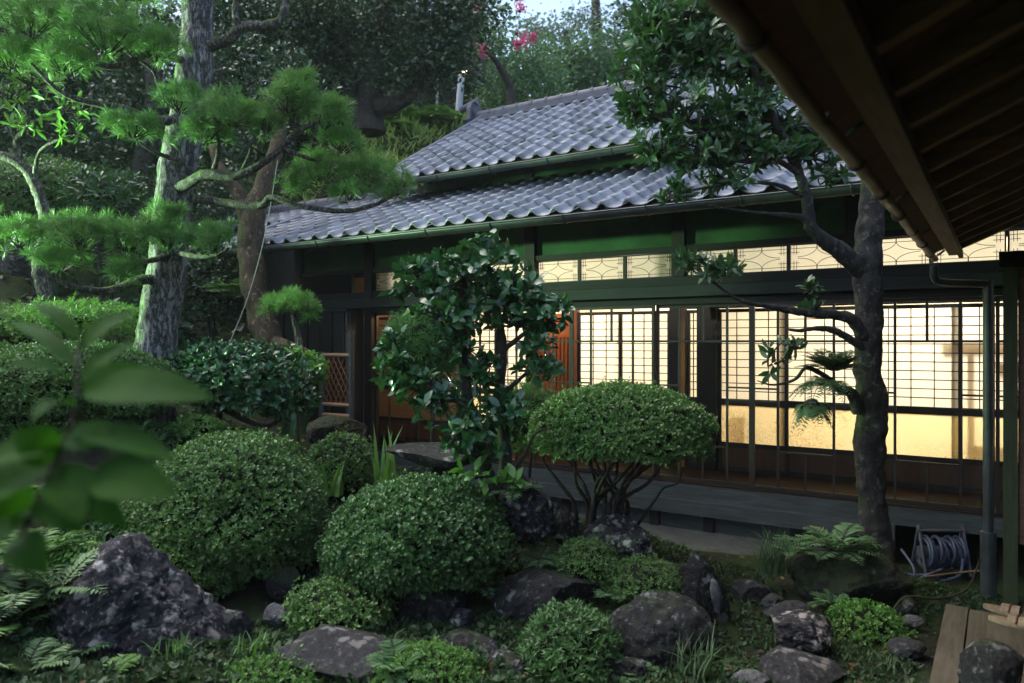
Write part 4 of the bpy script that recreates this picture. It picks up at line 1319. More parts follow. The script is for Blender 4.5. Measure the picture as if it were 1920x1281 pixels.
def needle_pad(parent, ells, tuft=.098, per=46, dens=1.0, name='needle_pad', up=.7):
    mb = MB(); tw = MB()
    for (u, v, ru, rv, s) in ells:
        c = P(u, v, s); a, b = px(ru, s), px(rv, s)
        n = int(dens * (a * b) * 900 + 26)
        d = rand_dirs(n)
        d[:, 2] = np.abs(d[:, 2]) * np.where(rng.random(n) < .8, 1, -.5)
        rr = rng.uniform(.45, 1.0, n) ** .6
        p = c + (d[:, 0:1] * a * RT + d[:, 1:2] * a * .8 * FW + d[:, 2:3] * b * UP) * rr[:, None]
        cl = (rng.random(n) * max(4, n // 9)).astype(int)
        cen = p[rng.choice(n, max(4, n // 9))]
        p = p * .62 + cen[cl % len(cen)] * .38 + .035 * rng.normal(size=p.shape)
        td = norm(d * np.array([.9, .9, .5]) + np.array([0, 0, up]) + rng.normal(0, .25, (n, 3)))
        # every tuft: needles fanning from one shared bud (one island, so each tuft has its own shade)
        dd = np.repeat(td, per, 0)
        ld = norm(dd * rng.uniform(.35, 1.5, (n * per, 1)) + rand_dirs(n * per))
        L = (tuft * rng.uniform(.75, 1.2, (n, 1)) * rng.uniform(.75, 1.1, (n, per))).reshape(-1, 1)
        sd = norm(np.cross(ld, rand_dirs(n * per)))
        c0_ = np.repeat(p, per, 0)
        mid = c0_ + ld * L * .55; wv = sd * L * .021
        tip = c0_ + ld * L - UP * (L * .05)
        vv = np.concatenate([p[:, None, :], np.stack([mid - wv, tip, mid + wv], 1).reshape(n, per * 3, 3)], 1)
        st_i = (np.arange(n) * (per * 3 + 1))[:, None]
        k3 = np.arange(per)[None] * 3 + 1
        ff = np.stack([np.broadcast_to(st_i, (n, per)), st_i + k3, st_i + k3 + 1, st_i + k3 + 2], -1).reshape(-1, 4)
        mb.add(vv.reshape(-1, 3), ff)
        for k in rng.choice(n, min(n, 13), replace=False):
            st = c + np.array([0, 0, -b * .5]) + (p[k] - c) * .25
            tw.tube([st, (st + p[k]) / 2 + rng.normal(0, .02, 3), p[k]], [.006, .0025], 4, 5, cap=False)
    for v_, f_ in zip(tw.v, tw.f): mb.add(v_, f_ - f_.min(), 1)
    o = part(mb, name, [M['pine'], M['twig']], parent, smooth=False)
    return o
needle_pad(pine, [(60, 40, 120, 60, 6.3), (200, 70, 120, 62, 6.2), (290, 98, 62, 36, 6.4), (120, 120, 80, 30, 6.2), (180, -30, 190, 50, 6.3), (20, 110, 60, 40, 6.3)])
needle_pad(pine, [(250, 245, 70, 32, 6.3), (335, 195, 66, 36, 6.3), (430, 215, 88, 42, 6.2), (385, 250, 80, 28, 6.3), (540, 190, 64, 46, 6.2), (605, 222, 66, 42, 6.3), (560, 162, 36, 22, 6.2), (640, 268, 52, 34, 6.4), (500, 235, 50, 30, 6.25)])
needle_pad(pine, [(600, 325, 60, 38, 6.6), (690, 318, 58, 38, 6.6), (738, 350, 55, 36, 6.6), (655, 365, 46, 22, 6.6), (560, 345, 30, 20, 6.6)])
needle_pad(pine, [(50, 450, 80, 42, 6.3), (150, 445, 80, 46, 6.2), (240, 452, 68, 44, 6.3), (315, 450, 50, 34, 6.4), (400, 460, 58, 36, 6.5), (225, 512, 38, 24, 6.3), (110, 490, 55, 30, 6.3), (310, 410, 26, 18, 6.5)])

sp_ = thing('young_pine', 'tiny pine with one bright needle cushion in front of the shutter box', 'tree', tuple(P(575, 680, 8.2)))
part(limb(pts_px([(572, 690, 8.2), (562, 650, 8.2), (556, 620, 8.2), (548, 590, 8.2)]), [.05, .035, .02], 8, .3, 4), 'trunk', M['mossbark'], sp_)
needle_pad(sp_, [(520, 578, 36, 20, 8.2), (555, 570, 34, 20, 8.1), (582, 585, 16, 16, 8.2)], .10, 40, 1.6)

# ------------------------------------------------------------------ leafy trees
def leaf_masses(parent, ells, kind, leaf, mat, k=6, dens=1.0, name='crown', open_=(.5, 1.2), shoots=None, upb=.5, width=1.0, twigs=0, wide=.9):
    mb = MB(); tw = MB()
    for (u, v, ru, rv, s) in ells:
        c = P(u, v, s); a, b = px(ru, s), px(rv, s)
        n = max(6, int(dens * a * b / (leaf * leaf) * 4.2))
        d = rand_dirs(n)
        rr = rng.random(n) ** .45
        p = c + (d[:, 0:1] * a * RT + d[:, 1:2] * a * wide * FW + d[:, 2:3] * b * UP) * rr[:, None]
        sd = norm(d * .8 + np.array([0, 0, upb]) + rng.normal(0, .35, (n, 3)))
        rosettes(mb, kind, p, sd, leaf, k, open_, .3, width)
        for q in range(min(twigs, n)):
            st = c + (p[q] - c) * .15 - np.array([0, 0, b * .3])
            tw.tube([st, (st + p[q]) / 2 + rng.normal(0, .03, 3), p[q]], [.009, .0035], 4, 5, cap=False)
    for v_, f_ in zip(tw.v, tw.f): mb.add(v_, f_ - f_.min(), 1)
    o = part(mb, name, [M[mat], M['twig']], parent, smooth=(kind in ('glossy', 'lance', 'round')))
    return o

# lichened evergreen by the house
rt = thing('evergreen_tree', 'evergreen tree with dark lichened trunk standing on the mossy mound', 'tree', tuple(P(1640, 1020, 5.3)))
part(MB().tube(pts_px([(1646, 1040, 5.3), (1640, 980, 5.3), (1632, 900, 5.3), (1631, 830, 5.3), (1636, 760, 5.3), (1627, 690, 5.3), (1630, 600, 5.3), (1626, 500, 5.3), (1632, 420, 5.3), (1640, 340, 5.3), (1655, 240, 5.3), (1650, 120, 5.3)]),
     [.12, .098, .092, .104, .100, .090, .090, .098, .088, .082, .07, .05], 36, 170, .22, 8, True, 5), 'trunk', M['darkbark'], rt)
for k, (pp, rr) in enumerate([
        ([(1622, 520, 5.3), (1600, 490, 5.25), (1560, 462, 5.2), (1528, 436, 5.15), (1505, 408, 5.1), (1450, 402, 5.05), (1395, 396, 5.0), (1320, 384, 5.0)], [.075, .066, .05, .02, .012, .006]),
        ([(1518, 428, 5.15), (1512, 370, 5.1), (1496, 320, 5.1), (1470, 262, 5.05), (1440, 200, 5.0), (1405, 110, 5.0), (1360, 30, 5.0)], [.042, .034, .026, .018]),
        ([(1498, 325, 5.1), (1440, 292, 5.0), (1360, 268, 4.95), (1280, 230, 4.9), (1230, 190, 4.9)], [.022, .016, .008]),
        ([(1452, 220, 5.0), (1380, 150, 5.0), (1300, 110, 5.0), (1240, 90, 5.0)], [.02, .014, .007]),
        ([(1510, 370, 5.1), (1450, 345, 5.0), (1370, 345, 4.95), (1280, 360, 4.9)], [.018, .012, .006]),
        ([(1640, 345, 5.3), (1600, 300, 5.2), (1560, 270, 5.15), (1510, 240, 5.1)], [.04, .025, .01]),
        ([(1622, 650, 5.28), (1604, 606, 5.22), (1575, 592, 5.2), (1520, 588, 5.15), (1480, 582, 5.1), (1440, 574, 5.05), (1396, 566, 5.0), (1362, 548, 5.0), (1320, 515, 5.0), (1295, 500, 5.0)], [.048, .04, .03, .022, .012, .008, .004]),
        ([(1615, 650, 5.25), (1570, 622, 5.2), (1535, 616, 5.15), (1500, 620, 5.12), (1478, 618, 5.1)], [.03, .022, .014, .008]),
        ([(1610, 770, 5.28), (1596, 738, 5.24), (1572, 728, 5.2), (1548, 706, 5.17), (1512, 690, 5.12), (1490, 712, 5.1), (1450, 722, 5.06), (1420, 714, 5.03)], [.05, .036, .022, .012, .008, .004])]):
    part(limb(pts_px(pp), rr, 9, .4, k + 30, 3.0), 'branch', M['darkbark'], rt)
leaf_masses(rt, [(1225, 130, 80, 80, 5.0), (1320, 85, 105, 80, 5.0), (1415, 110, 75, 80, 5.05), (1285, 215, 100, 48, 4.95), (1385, 205, 70, 40, 5.0), (1195, 205, 42, 40, 5.0), (1470, 232, 60, 36, 5.1),
                 (1520, 285, 48, 36, 5.1), (1430, 290, 90, 30, 5.0), (1320, 292, 80, 30, 4.95), (1260, 365, 48, 24, 4.95), (1370, 335, 60, 16, 4.95), (1565, 325, 36, 26, 5.15), (1300, 15, 120, 50, 5.0), (1420, 20, 90, 50, 5.1), (1480, 130, 50, 60, 5.2), (1240, 275, 60, 34, 4.95), (1370, 255, 70, 34, 5.0), (1230, 55, 60, 50, 5.05),
                 (1340, 498, 64, 28, 5.0), (1290, 486, 24, 22, 5.0)], 'lance', .088, 'bay', 7, 1.9, twigs=24, width=1.2)
leaf_masses(rt, [(1450, 672, 34, 36, 5.05), (1530, 575, 60, 10, 5.15), (1520, 545, 10, 12, 5.15), (1490, 650, 18, 16, 5.1)], 'lance', .085, 'bay', 5, .6, name='lower_crown', twigs=10, width=1.3)

# glossy camellia in the middle
cm_ = thing('camellia_tree', 'glossy camellia with several dark stems growing behind the middle azalea', 'tree', tuple(P(930, 920, 5.1)))
for k, (pp, rr) in enumerate([
        ([(925, 930, 5.1), (898, 830, 5.1), (880, 765, 5.1), (868, 690, 5.1), (868, 600, 5.1), (872, 520, 5.1), (890, 450, 5.05)], [.05, .045, .04, .035, .025, .012]),
        ([(940, 930, 5.15), (948, 850, 5.15), (938, 740, 5.15), (942, 650, 5.15), (930, 570, 5.1), (915, 490, 5.1)], [.05, .042, .038, .034, .02, .01]),
        ([(950, 900, 5.1), (985, 850, 5.05), (1003, 815, 5.0), (1040, 800, 4.95)], [.02, .014, .008, .005]),
        ([(885, 770, 5.1), (830, 735, 5.05), (780, 700, 5.0), (735, 655, 5.0)], [.022, .014, .008]),
        ([(870, 640, 5.1), (820, 580, 5.05), (770, 545, 5.0), (725, 545, 5.0)], [.02, .012, .006]),
        ([(940, 660, 5.15), (990, 620, 5.1), (1040, 580, 5.05), (1075, 570, 5.0)], [.02, .013, .006]),
        ([(940, 740, 5.12), (970, 715, 5.05), (1000, 690, 5.0), (1030, 680, 5.0)], [.018, .012, .006]),
        ([(920, 905, 5.08), (890, 855, 4.95), (862, 828, 4.9), (840, 800, 4.9)], [.016, .012, .007])]):
    part(limb(pts_px(pp), rr, 8, .3, k + 50, 3.0), 'stem', M['twig'], cm_)
leaf_masses(cm_, [(870, 515, 86, 52, 5.05), (800, 515, 56, 40, 5.05), (955, 535, 70, 52, 5.1), (1030, 588, 44, 34, 5.05), (905, 462, 50, 30, 5.05), (748, 545, 34, 12, 5.0), (850, 590, 90, 36, 5.0), (960, 600, 60, 30, 5.1),
                  (1005, 645, 34, 22, 5.0), (750, 700, 48, 44, 5.0), (805, 745, 62, 46, 5.0), (865, 800, 62, 46, 4.95), (740, 645, 28, 24, 5.0), (905, 700, 36, 44, 5.1), (1005, 690, 44, 28, 5.0), (950, 770, 46, 42, 5.05), (850, 650, 40, 26, 5.0), (900, 845, 40, 26, 4.95), (1055, 570, 24, 12, 5.0)],
            'glossy', .086, 'camellia', 5, 2.4, twigs=16, open_=(.6, 1.3))
leaf_masses(cm_, [(900, 885, 34, 26, 4.9), (960, 905, 24, 14, 4.9)], 'glossy', .10, 'bright', 4, .4, name='lower_crown', twigs=6)

# slender pale mossy tree in the lamplight
lt = thing('slender_tree', 'slender crooked pale tree coated in moss in the green light', 'tree', tuple(P(95, 640, 7.8)))
part(MB().tube(pts_px([(98, 660, 7.8), (86, 560, 7.8), (72, 500, 7.8), (86, 415, 7.8), (60, 335, 7.8), (28, 302, 7.75), (-30, 282, 7.7)]), [.085, .075, .065, .06, .055, .05, .04], 16, 60, .3, 4, True, 5), 'trunk', M['mossbark'], lt)
for k, (pp, rr) in enumerate([([(48, 320, 7.8), (30, 268, 7.75), (52, 236, 7.7), (52, 200, 7.65), (75, 150, 7.6)], [.04, .03, .018, .01]), ([(52, 238, 7.7), (90, 215, 7.6), (130, 205, 7.5)], [.02, .012, .007]),
                              ([(62, 338, 7.8), (75, 285, 7.7), (110, 262, 7.6), (150, 250, 7.5)], [.025, .014, .006]), ([(30, 265, 7.75), (10, 210, 7.7), (5, 150, 7.65)], [.02, .012, .007])]):
    part(limb(pts_px(pp), rr, 8, .35, k + 70), 'branch', M['mossbark'], lt)
leaf_masses(lt, [(60, 150, 66, 40, 7.6), (120, 200, 55, 34, 7.5), (15, 180, 40, 52, 7.7), (140, 245, 40, 18, 7.5), (30, 100, 50, 26, 7.6), (40, 230, 50, 20, 7.6)], 'lance', .125, 'bright', 5, .9, twigs=16)

# smooth two-forked tree behind the pine
st_ = thing('forked_tree', 'smooth mottled trunk forking in two behind the pine', 'tree', tuple(P(500, 680, 9.3)))
part(MB().tube(pts_px([(535, 700, 9.3), (505, 640, 9.3), (482, 560, 9.3), (470, 470, 9.3), (474, 410, 9.3), (498, 335, 9.3), (520, 270, 9.3), (528, 200, 9.3), (540, 130, 9.4)]), [.22, .18, .165, .155, .15, .105, .09, .06, .03], 20, 90, .22, 5, True, 4), 'trunk', M['smoothbark'], st_)
part(MB().tube(pts_px([(468, 430, 9.3), (446, 362, 9.25), (424, 332, 9.2), (402, 290, 9.2), (395, 230, 9.3)]), [.10, .085, .075, .05, .03], 14, 50, .25, 6, True, 4), 'branch', M['smoothbark'], st_)
part(MB().tube(pts_px([(505, 640, 9.25), (540, 650, 9.1), (575, 660, 9.0)]), [.10, .08, .04], 12, 20, .25, 6, True, 4), 'root', M['smoothbark'], st_)

leaf_masses(st_, [(530, 130, 60, 50, 9.6), (455, 190, 50, 50, 9.6), (400, 215, 40, 45, 9.5), (500, 250, 50, 30, 9.7), (440, 290, 30, 26, 9.6), (590, 180, 50, 40, 9.8), (450, 90, 60, 50, 9.8)], 'tiny', .09, 'forest', 5, 1.3)

def forest_tree(name, label, trunk, r, ells, leaf, mat, dens=1.0, branches=(), group=None, sub=9, kind='tiny', bark='forestbark'):
    b = P(*trunk[0])
    t = thing(name, label, 'tree', tuple(b), group)
    part(MB().tube(pts_px(trunk), r, 12, 30, .25, 3, True, 4), 'trunk', M[bark], t)
    for k, (pp, rr) in enumerate(branches):
        part(limb(pts_px(pp), rr, 8, .3, k), 'branch', M[bark], t)
    mb = MB()
    for (u, v, ru, rv, s) in ells:
        c = P(u, v, s); a, bb = px(ru, s), px(rv, s)
        ns = max(10, int(sub * a * bb / (leaf * leaf * 12)))
        d = rand_dirs(ns); rr = rng.random(ns) ** .4
        cc = c + (d[:, 0:1] * a * RT + d[:, 1:2] * a * .8 * FW + d[:, 2:3] * bb * UP) * rr[:, None]
        per = int(52 * dens)
        q = np.repeat(cc, per, 0) + rng.normal(0, leaf * 2.2, (ns * per, 3)) * np.array([1, 1, .7])
        ld = norm(rng.normal(size=q.shape) * np.array([1, 1, .6]) + np.array([0, 0, -.35]))
        nr = norm(rng.normal(size=q.shape) * .7 + np.array([0, 0, 1.0]))
        put_leaves(mb, kind, q, ld, nr, leaf * rng.uniform(.7, 1.25, len(q)), 0, 1.1)
    part(mb, 'crown', M[mat], t, smooth=False)
    return t

forest_tree('broadleaf_tree', 'dark spreading broadleaf tree with thick low boughs on the slope', [(690, 250, 14), (688, 205, 14), (700, 150, 14), (722, 60, 14), (730, -60, 14)], [.34, .30, .24, .16, .1],
            [(560, 55, 110, 70, 14), (680, 45, 110, 75, 14), (800, 75, 100, 65, 13.6), (600, 140, 70, 45, 13.6), (760, 140, 80, 34, 13.5), (815, 118, 40, 26, 13.4), (720, -20, 240, 60, 14), (860, 30, 70, 50, 13.8), (640, 120, 60, 40, 14.4)],
            .095, 'forest', 1.0, [([(690, 205, 14), (735, 196, 13.8), (775, 172, 13.7), (800, 120, 13.6)], [.2, .15, .1]), ([(686, 215, 14), (660, 178, 13.9), (690, 130, 13.8)], [.12, .1, .07]), ([(680, 190, 14), (655, 205, 13.8), (640, 235, 13.7)], [.09, .08, .06])])
forest_tree('crape_myrtle', 'crape myrtle with dark arching branch and pink flower clusters', [(960, 215, 17), (955, 165, 17), (930, 115, 16.8), (905, 95, 16.6)], [.12, .1, .06, .03],
            [(985, 125, 66, 44, 17.5), (920, 75, 36, 30, 17.2), (1010, 180, 80, 36, 17.8), (925, 190, 28, 26, 17.5)], .10, 'palefor', 1.0)
cmt = [o for o in bpy.data.objects if o.name == 'crape_myrtle'][0]
for (u, v, r_) in ((905, 96, 9), (982, 77, 11), (893, 12, 8), (976, 12, 9), (1000, 70, 6), (970, 82, 5)):
    mb = MB(); c = P(u, v, 16.5)
    q = c + rng.normal(0, px(r_, 16.5) * .55, (90, 3)) * np.array([1, 1, 1.2])
    put_leaves(mb, 'tiny', q, rand_dirs(90), rand_dirs(90), .05, 0, 2.0)
    part(mb, 'flower_cluster', M['petal'], cmt, smooth=False)
forest_tree('pale_tree', 'pale willowy tree rising behind the tiled ridge', [(1080, 230, 22), (1075, 150, 22), (1060, 60, 22)], [.2, .16, .08],
            [(1060, 150, 90, 60, 22), (1120, 110, 60, 55, 22), (1010, 120, 46, 30, 22), (1180, 145, 50, 60, 22), (1130, 170, 80, 40, 22)], .15, 'palefor', 1.0)
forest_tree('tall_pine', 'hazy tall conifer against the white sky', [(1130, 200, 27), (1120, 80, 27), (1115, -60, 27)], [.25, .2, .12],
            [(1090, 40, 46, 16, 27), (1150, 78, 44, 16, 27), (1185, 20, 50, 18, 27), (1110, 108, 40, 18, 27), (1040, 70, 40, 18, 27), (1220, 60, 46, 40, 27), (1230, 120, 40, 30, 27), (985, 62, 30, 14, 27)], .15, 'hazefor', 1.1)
forest_tree('oak_tree', 'leafy tree behind the upper roof beside the evergreen', [(1290, 200, 21), (1285, 80, 21), (1290, -20, 21)], [.22, .18, .1],
            [(1270, 70, 90, 70, 21), (1380, 40, 100, 60, 21), (1450, 120, 90, 60, 21), (1250, 10, 70, 50, 21), (1230, 130, 40, 40, 21)], .15, 'forest', 1.0)
SL = ['dark tree on the slope at the far left edge', 'dark leafy tree on the slope behind the pale mossy tree', 'dark tree filling the gap left of the pine trunk', 'shaded tree just right of the pine trunk',
      'dark tree behind the forked trunk', 'low dark tree on the slope between pine and forked trunk', 'tree on the slope behind the thick-boughed broadleaf', 'dark tree behind the street lamp']
SP = [([(-40, 480, 13), (-40, 330, 13), (-30, 100, 13)], [(-40, 200, 130, 110, 13), (40, 300, 90, 70, 12.6), (-30, 60, 140, 80, 13.4), (20, 420, 80, 50, 12)], .10),
      ([(130, 420, 14), (120, 300, 14), (125, 100, 14)], [(120, 220, 110, 80, 14), (170, 120, 110, 80, 14.4), (90, 40, 130, 80, 14.6), (150, 320, 90, 50, 13.6)], .10),
      ([(255, 370, 13), (270, 300, 13), (290, 200, 13.2), (280, 80, 13.4)], [(260, 190, 70, 70, 13.4), (270, 90, 90, 70, 13.8), (230, 290, 80, 50, 13.2), (300, 290, 60, 60, 13.4)], .095),
      ([(405, 420, 13.5), (410, 250, 13.5), (420, 60, 13.5)], [(420, 180, 70, 70, 13.5), (470, 80, 70, 70, 13.8), (400, 290, 50, 60, 13), (440, 20, 90, 60, 14)], .095),
      ([(560, 330, 15), (555, 230, 15), (560, 80, 15)], [(550, 220, 70, 60, 15), (500, 280, 60, 50, 14), (600, 260, 70, 30, 15), (480, 190, 60, 50, 14.6)], .10),
      ([(395, 600, 11.5), (385, 480, 11.5), (390, 420, 11.5)], [(390, 440, 60, 60, 11.5), (330, 360, 60, 50, 12), (420, 360, 40, 40, 12), (250, 440, 70, 40, 11), (160, 440, 80, 40, 11)], .085),
      ([(640, 240, 19), (640, 120, 19), (630, 0, 19)], [(640, 90, 120, 90, 19), (560, 60, 100, 90, 19), (720, 90, 90, 70, 19), (610, 170, 70, 40, 19)], .14),
      ([(900, 230, 25), (900, 120, 25), (890, 20, 25)], [(880, 150, 80, 60, 25), (940, 180, 60, 40, 25), (830, 110, 80, 70, 25), (800, 190, 50, 40, 25), (860, 60, 50, 40, 25)], .17)]
for lab, (tr, el, lf) in zip(SL, SP):
    forest_tree('forest_tree', lab, tr, [.22, .18, .12], el, lf, 'forest', 1.0, group='dark trees on the slope behind the garden')

# far wood behind everything
mb = MB()
for u in np.arange(-300, 2100, 46):
    gap = 900 < u < 1260
    for v in np.arange(330, 75 if gap else -60, -58):
        if rng.random() < .1: continue
        s_ = rng.uniform(33, 42)
        c = P(u + rng.uniform(-20, 20), v + rng.uniform(-20, 20) + (24 if gap else 0), s_)
        n = 260
        q = c + rng.normal(0, 1, (n, 3)) * np.array([.75, .75, .65])
        put_leaves(mb, 'tiny', q, norm(rng.normal(size=(n, 3)) + np.array([0, 0, -.3])), norm(rng.normal(size=(n, 3)) * .7 + UP), .32 * rng.uniform(.7, 1.2, n), 0, 1.2)
solo(mb, 'far_woods', M['palefor'], tuple(P(900, 300, 36)), kind='stuff', smooth=False)

# undergrowth on the slope
mb = MB()
n = 42000
x = rng.uniform(-26, 2, n); y = rng.uniform(5, 26, n)
keep = ~((x > -8.7) & (y < 13.2)) & ((x < -8.7) | (y > 13.2)) & (x * .546 * -1 + y * .838 > 8)
x, y = x[keep], y[keep]
kk = vnoise(np.stack([x * .9, y * .9, x * 0], 1), 3) > -.35
x, y = x[kk], y[kk]
z = ground(x, y) + rng.random(len(x)) ** 2 * .35
put_leaves(mb, 'tiny', np.stack([x, y, z], 1), norm(rng.normal(size=(len(x), 3)) * np.array([1, 1, .5]) + UP * .3), norm(rng.normal(size=(len(x), 3)) * .6 + UP), .14 * rng.uniform(.6, 1.3, len(x)), 0, 1.2)
solo(mb, 'slope_undergrowth', M['forest'], (-12, 14, 4), kind='stuff', smooth=False)

mb = MB()
n = 5200
cB = P(760, 262, 18)
x = cB[0] + rng.normal(0, 2.6, n); y = cB[1] + rng.normal(0, 1.6, n)
z = ground(x, y)
put_leaves(mb, 'narrow', np.stack([x, y, z + rng.random(n) * .15], 1), norm(rng.normal(size=(n, 3)) * np.array([.6, .6, .3]) + UP * .8), norm(rng.normal(size=(n, 3)) + UP * .4), .34 * rng.uniform(.5, 1.2, n), 0, 1.0)
solo(mb, 'bank_grass', M['bankgrass'], tuple(cB), kind='stuff', smooth=False)

# small ground plants and fallen leaves in the garden
mb = MB(); lm = MB()
n = 70000
x = rng.uniform(-9.5, 1.2, n); y = rng.uniform(1.2, 6.6, n)
sd = x * FW[0] + y * FW[1]
keep = (sd > 3.0) & ~((x > -.4) & (y < 5.8))
nz = fbm(np.stack([x * 1.1, y * 1.1, x * 0], 1), 4, 21)
left = x < -1.9
k1 = keep & (nz > np.where(left, np.where(sd < 4.6, -.3, -.05), np.where(y > 5.6, .0, .08)))
xx, yy = x[k1], y[k1]
p = np.stack([xx, yy, ground(xx, yy) + .004], 1)
rosettes(mb, 'round', p[::3], norm(UP + rng.normal(0, .3, (len(p[::3]), 3))), .030, 4, (.6, 1.4), .4)
rosettes(mb, 'narrow', p[1::3], norm(UP + rng.normal(0, .3, (len(p[1::3]), 3))), .05, 4, (.3, 1.2), .4, 1.6)
k4 = keep & (sd < 4.5) & (x < -1.7) & (rng.random(n) < .03)
p = np.stack([x[k4], y[k4], ground(x[k4], y[k4]) + .02], 1)
rosettes(mb, 'round', p, norm(UP + rng.normal(0, .25, p.shape)), .062, 5, (.8, 1.45), .4)
solo(mb, 'ground_cover', M['cover'], (-3, 4, 0), kind='stuff', smooth=False)
k2 = keep & (rng.random(n) < .022)
xx, yy = x[k2], y[k2]
p = np.stack([xx, yy, ground(xx, yy) + .012], 1)
put_leaves(lm, 'round', p, norm(rng.normal(size=(len(p), 3)) * np.array([1, 1, .15])), norm(UP + rng.normal(0, .25, (len(p), 3))), .045 * rng.uniform(.6, 1.3, len(p)), 0, .8)
pm = MB()
dI, fI = ico(1)
n = 1500
x = np.concatenate([rng.uniform(-1.6, -.3, n // 2), rng.uniform(-4.5, -.4, n - n // 2)]); y = np.concatenate([rng.uniform(3.2, 6.0, n // 2), rng.uniform(2.6, 6.0, n - n // 2)])
zz = ground(x, y)
for a_, b_, c_ in zip(x, y, zz):
    r_ = .006 + .018 * rng.random() ** 3
    pm.add(np.array([a_, b_, c_]) + dI * r_ * rng.uniform(.6, 1.2, 3) * np.array([1, 1, .6]), fI)
solo(pm, 'pebbles', M['rockgrey'], (-1.5, 4.5, 0), kind='stuff')
solo(lm, 'fallen_leaves', M['litter'], (-2, 4.5, 0), kind='stuff', smooth=False)

# ------------------------------------------------------------------ ferns, grasses and other clumps
def fern(label, u, v, s, n=12, L=.32, mat='fern', name='fern', cat='fern', spread=1.0, group=None, droop=.8, base_r=.02, dirs=None):
    c = P(u, v, s)
    mb = MB(); rc = MB()
    for k in range(n):
        an = rng.random() * 6.28 if dirs is None else dirs[k]
        el = rng.uniform(.35, 1.1)
        l = L * rng.uniform(.7, 1.15)
        h = np.array([math.cos(an), math.sin(an), 0])
        t = np.linspace(0, 1, 16)[:, None]
        pts = c + h * base_r + l * (h * t * math.cos(el) * spread + UP * (t * math.sin(el) - droop * .6 * t ** 2))
        rc.tube(pts[::5], [.003, .0015], 4, 8, cap=False)
        tg = norm(np.gradient(pts, axis=0)); sd = norm(np.cross(tg, UP))
        for sgn in (-1, 1):
            ld = norm(sd * sgn + tg * .45 + rng.normal(0, .08, tg.shape))
            sz = l * .27 * np.sin(np.pi * np.clip(t[:, 0] * .9 + .12, 0, 1)) + .006
            put_leaves(mb, 'narrow', pts[1:], ld[1:], np.cross(tg, sd)[1:] * -1 + UP, sz[1:], 0, 1.5)
    o = thing(name, label, cat, tuple(c), group)
    o['kind'] = 'thing'
    part(mb, 'fronds', M[mat], o, smooth=False)
    part(rc, 'stalks', M['twig'], o)
    return o

def tuft(label, u, v, s, n=60, L=.35, w=.006, mat='grass', name='grass_tuft', cat='grass', lean=1.0, stiff=.9, r=.05):
    c = P(u, v, s)
    mb = MB()
    for k in range(n):
        an = rng.random() * 6.28; h = np.array([math.cos(an), math.sin(an), 0])
        l = L * rng.uniform(.55, 1.15); ln = lean * rng.uniform(.15, 1.0)
        t = np.linspace(0, 1, 6)[:, None]
        b = c + np.array([rng.normal(0, r), rng.normal(0, r), 0])
        pts = b + l * (h * ln * t ** 1.6 + UP * (t * stiff - .45 * ln * t ** 2.2))
        sd = np.cross(h, UP)
        ww = w * (1 - t ** 1.8) + .0006
        vv = np.stack([pts - sd * ww, pts + sd * ww], 1).reshape(-1, 3)
        f = [(2 * i, 2 * i + 1, 2 * i + 3, 2 * i + 2) for i in range(5)]
        mb.add(vv, f)
    return solo(mb, name, M[mat], tuple(c), label, cat, kind='thing', smooth=False)

fern('fern clump on the mossy mound at the tree foot', 1570, 1035, 5.15, 26, .36, 'fern')
fern('small fern hanging over the face of the mossy mound', 1480, 1040, 5.2, 12, .26, 'fern')
fern('pale fern in front of the flat grey stone', 745, 1262, 3.75, 10, .26, 'fern')
fern('small fern at the foot of the two-peaked rock', 130, 1240, 3.8, 9, .24, 'fern')
fern('fern with drooping fronds on the gnarled stump', 965, 925, 5.0, 12, .22, 'fern')
fern('fern in the shade under the middle azalea', 900, 1100, 4.85, 14, .22, 'fern')
fern('fern beside the low shrub and the long purple rock', 1150, 1120, 4.8, 12, .2, 'fern')
fern('fern in the shade behind the forked trunk', 440, 560, 9.6, 16, .6, 'fern')
fern('fern between the left azalea and the small white-crusted stone', 560, 1165, 4.6, 9, .18, 'fern')
fern('fern at the foot of the largest boulder', 1190, 1275, 4.05, 10, .2, 'fern')
fern('fern tucked behind the bright loose shrub', 1560, 1135, 4.95, 10, .2, 'fern')
fern('fern in the shade left of the craggy rock', 1010, 1050, 5.1, 12, .22, 'fern')
fern('pale bamboo grass spilling over the pale stone', 60, 1050, 4.2, 22, .42, 'bright', 'bamboo_grass', 'bamboo grass')
fern('pale bamboo grass beside the blurred leaves', 95, 945, 4.7, 20, .40, 'bright', 'bamboo_grass', 'bamboo grass')
fern('pale bamboo grass in front of the pale stone at the left edge', 45, 1135, 3.95, 24, .40, 'palebam', 'bamboo_grass', 'bamboo grass')
fern('pale bamboo grass arching over the left shoulder of the two-peaked rock', 105, 1105, 3.95, 16, .34, 'palebam', 'bamboo_grass', 'bamboo grass', droop=.6)
fern('lowest bamboo grass clump in the bottom left corner', 40, 1265, 3.6, 18, .30, 'palebam', 'bamboo_grass', 'bamboo grass')
fern('bamboo grass at the left edge below the pale stone', 10, 1180, 3.8, 14, .34, 'bright', 'bamboo_grass', 'bamboo grass')
fern('fern spray below the two-peaked rock at the picture bottom', 200, 1275, 3.6, 8, .2, 'bright')
fern('bright fern patch on the grassy bank beside the pole', 800, 248, 19.5, 40, 1.5, 'bright')
fern('bright fern patch on the bank under the thick boughs', 735, 250, 18, 30, 1.3, 'bright')
fern('light fern patch on the bank close to the tiled roof', 845, 262, 19.5, 26, 1.2, 'bright')
tuft('grass tuft arching beside the brown stone', 1450, 1075, 5.35, 110, .40, .004)
tuft('thin grass tuft growing between the leaning slab and the stone row', 1300, 1262, 4.05, 40, .30, .005)
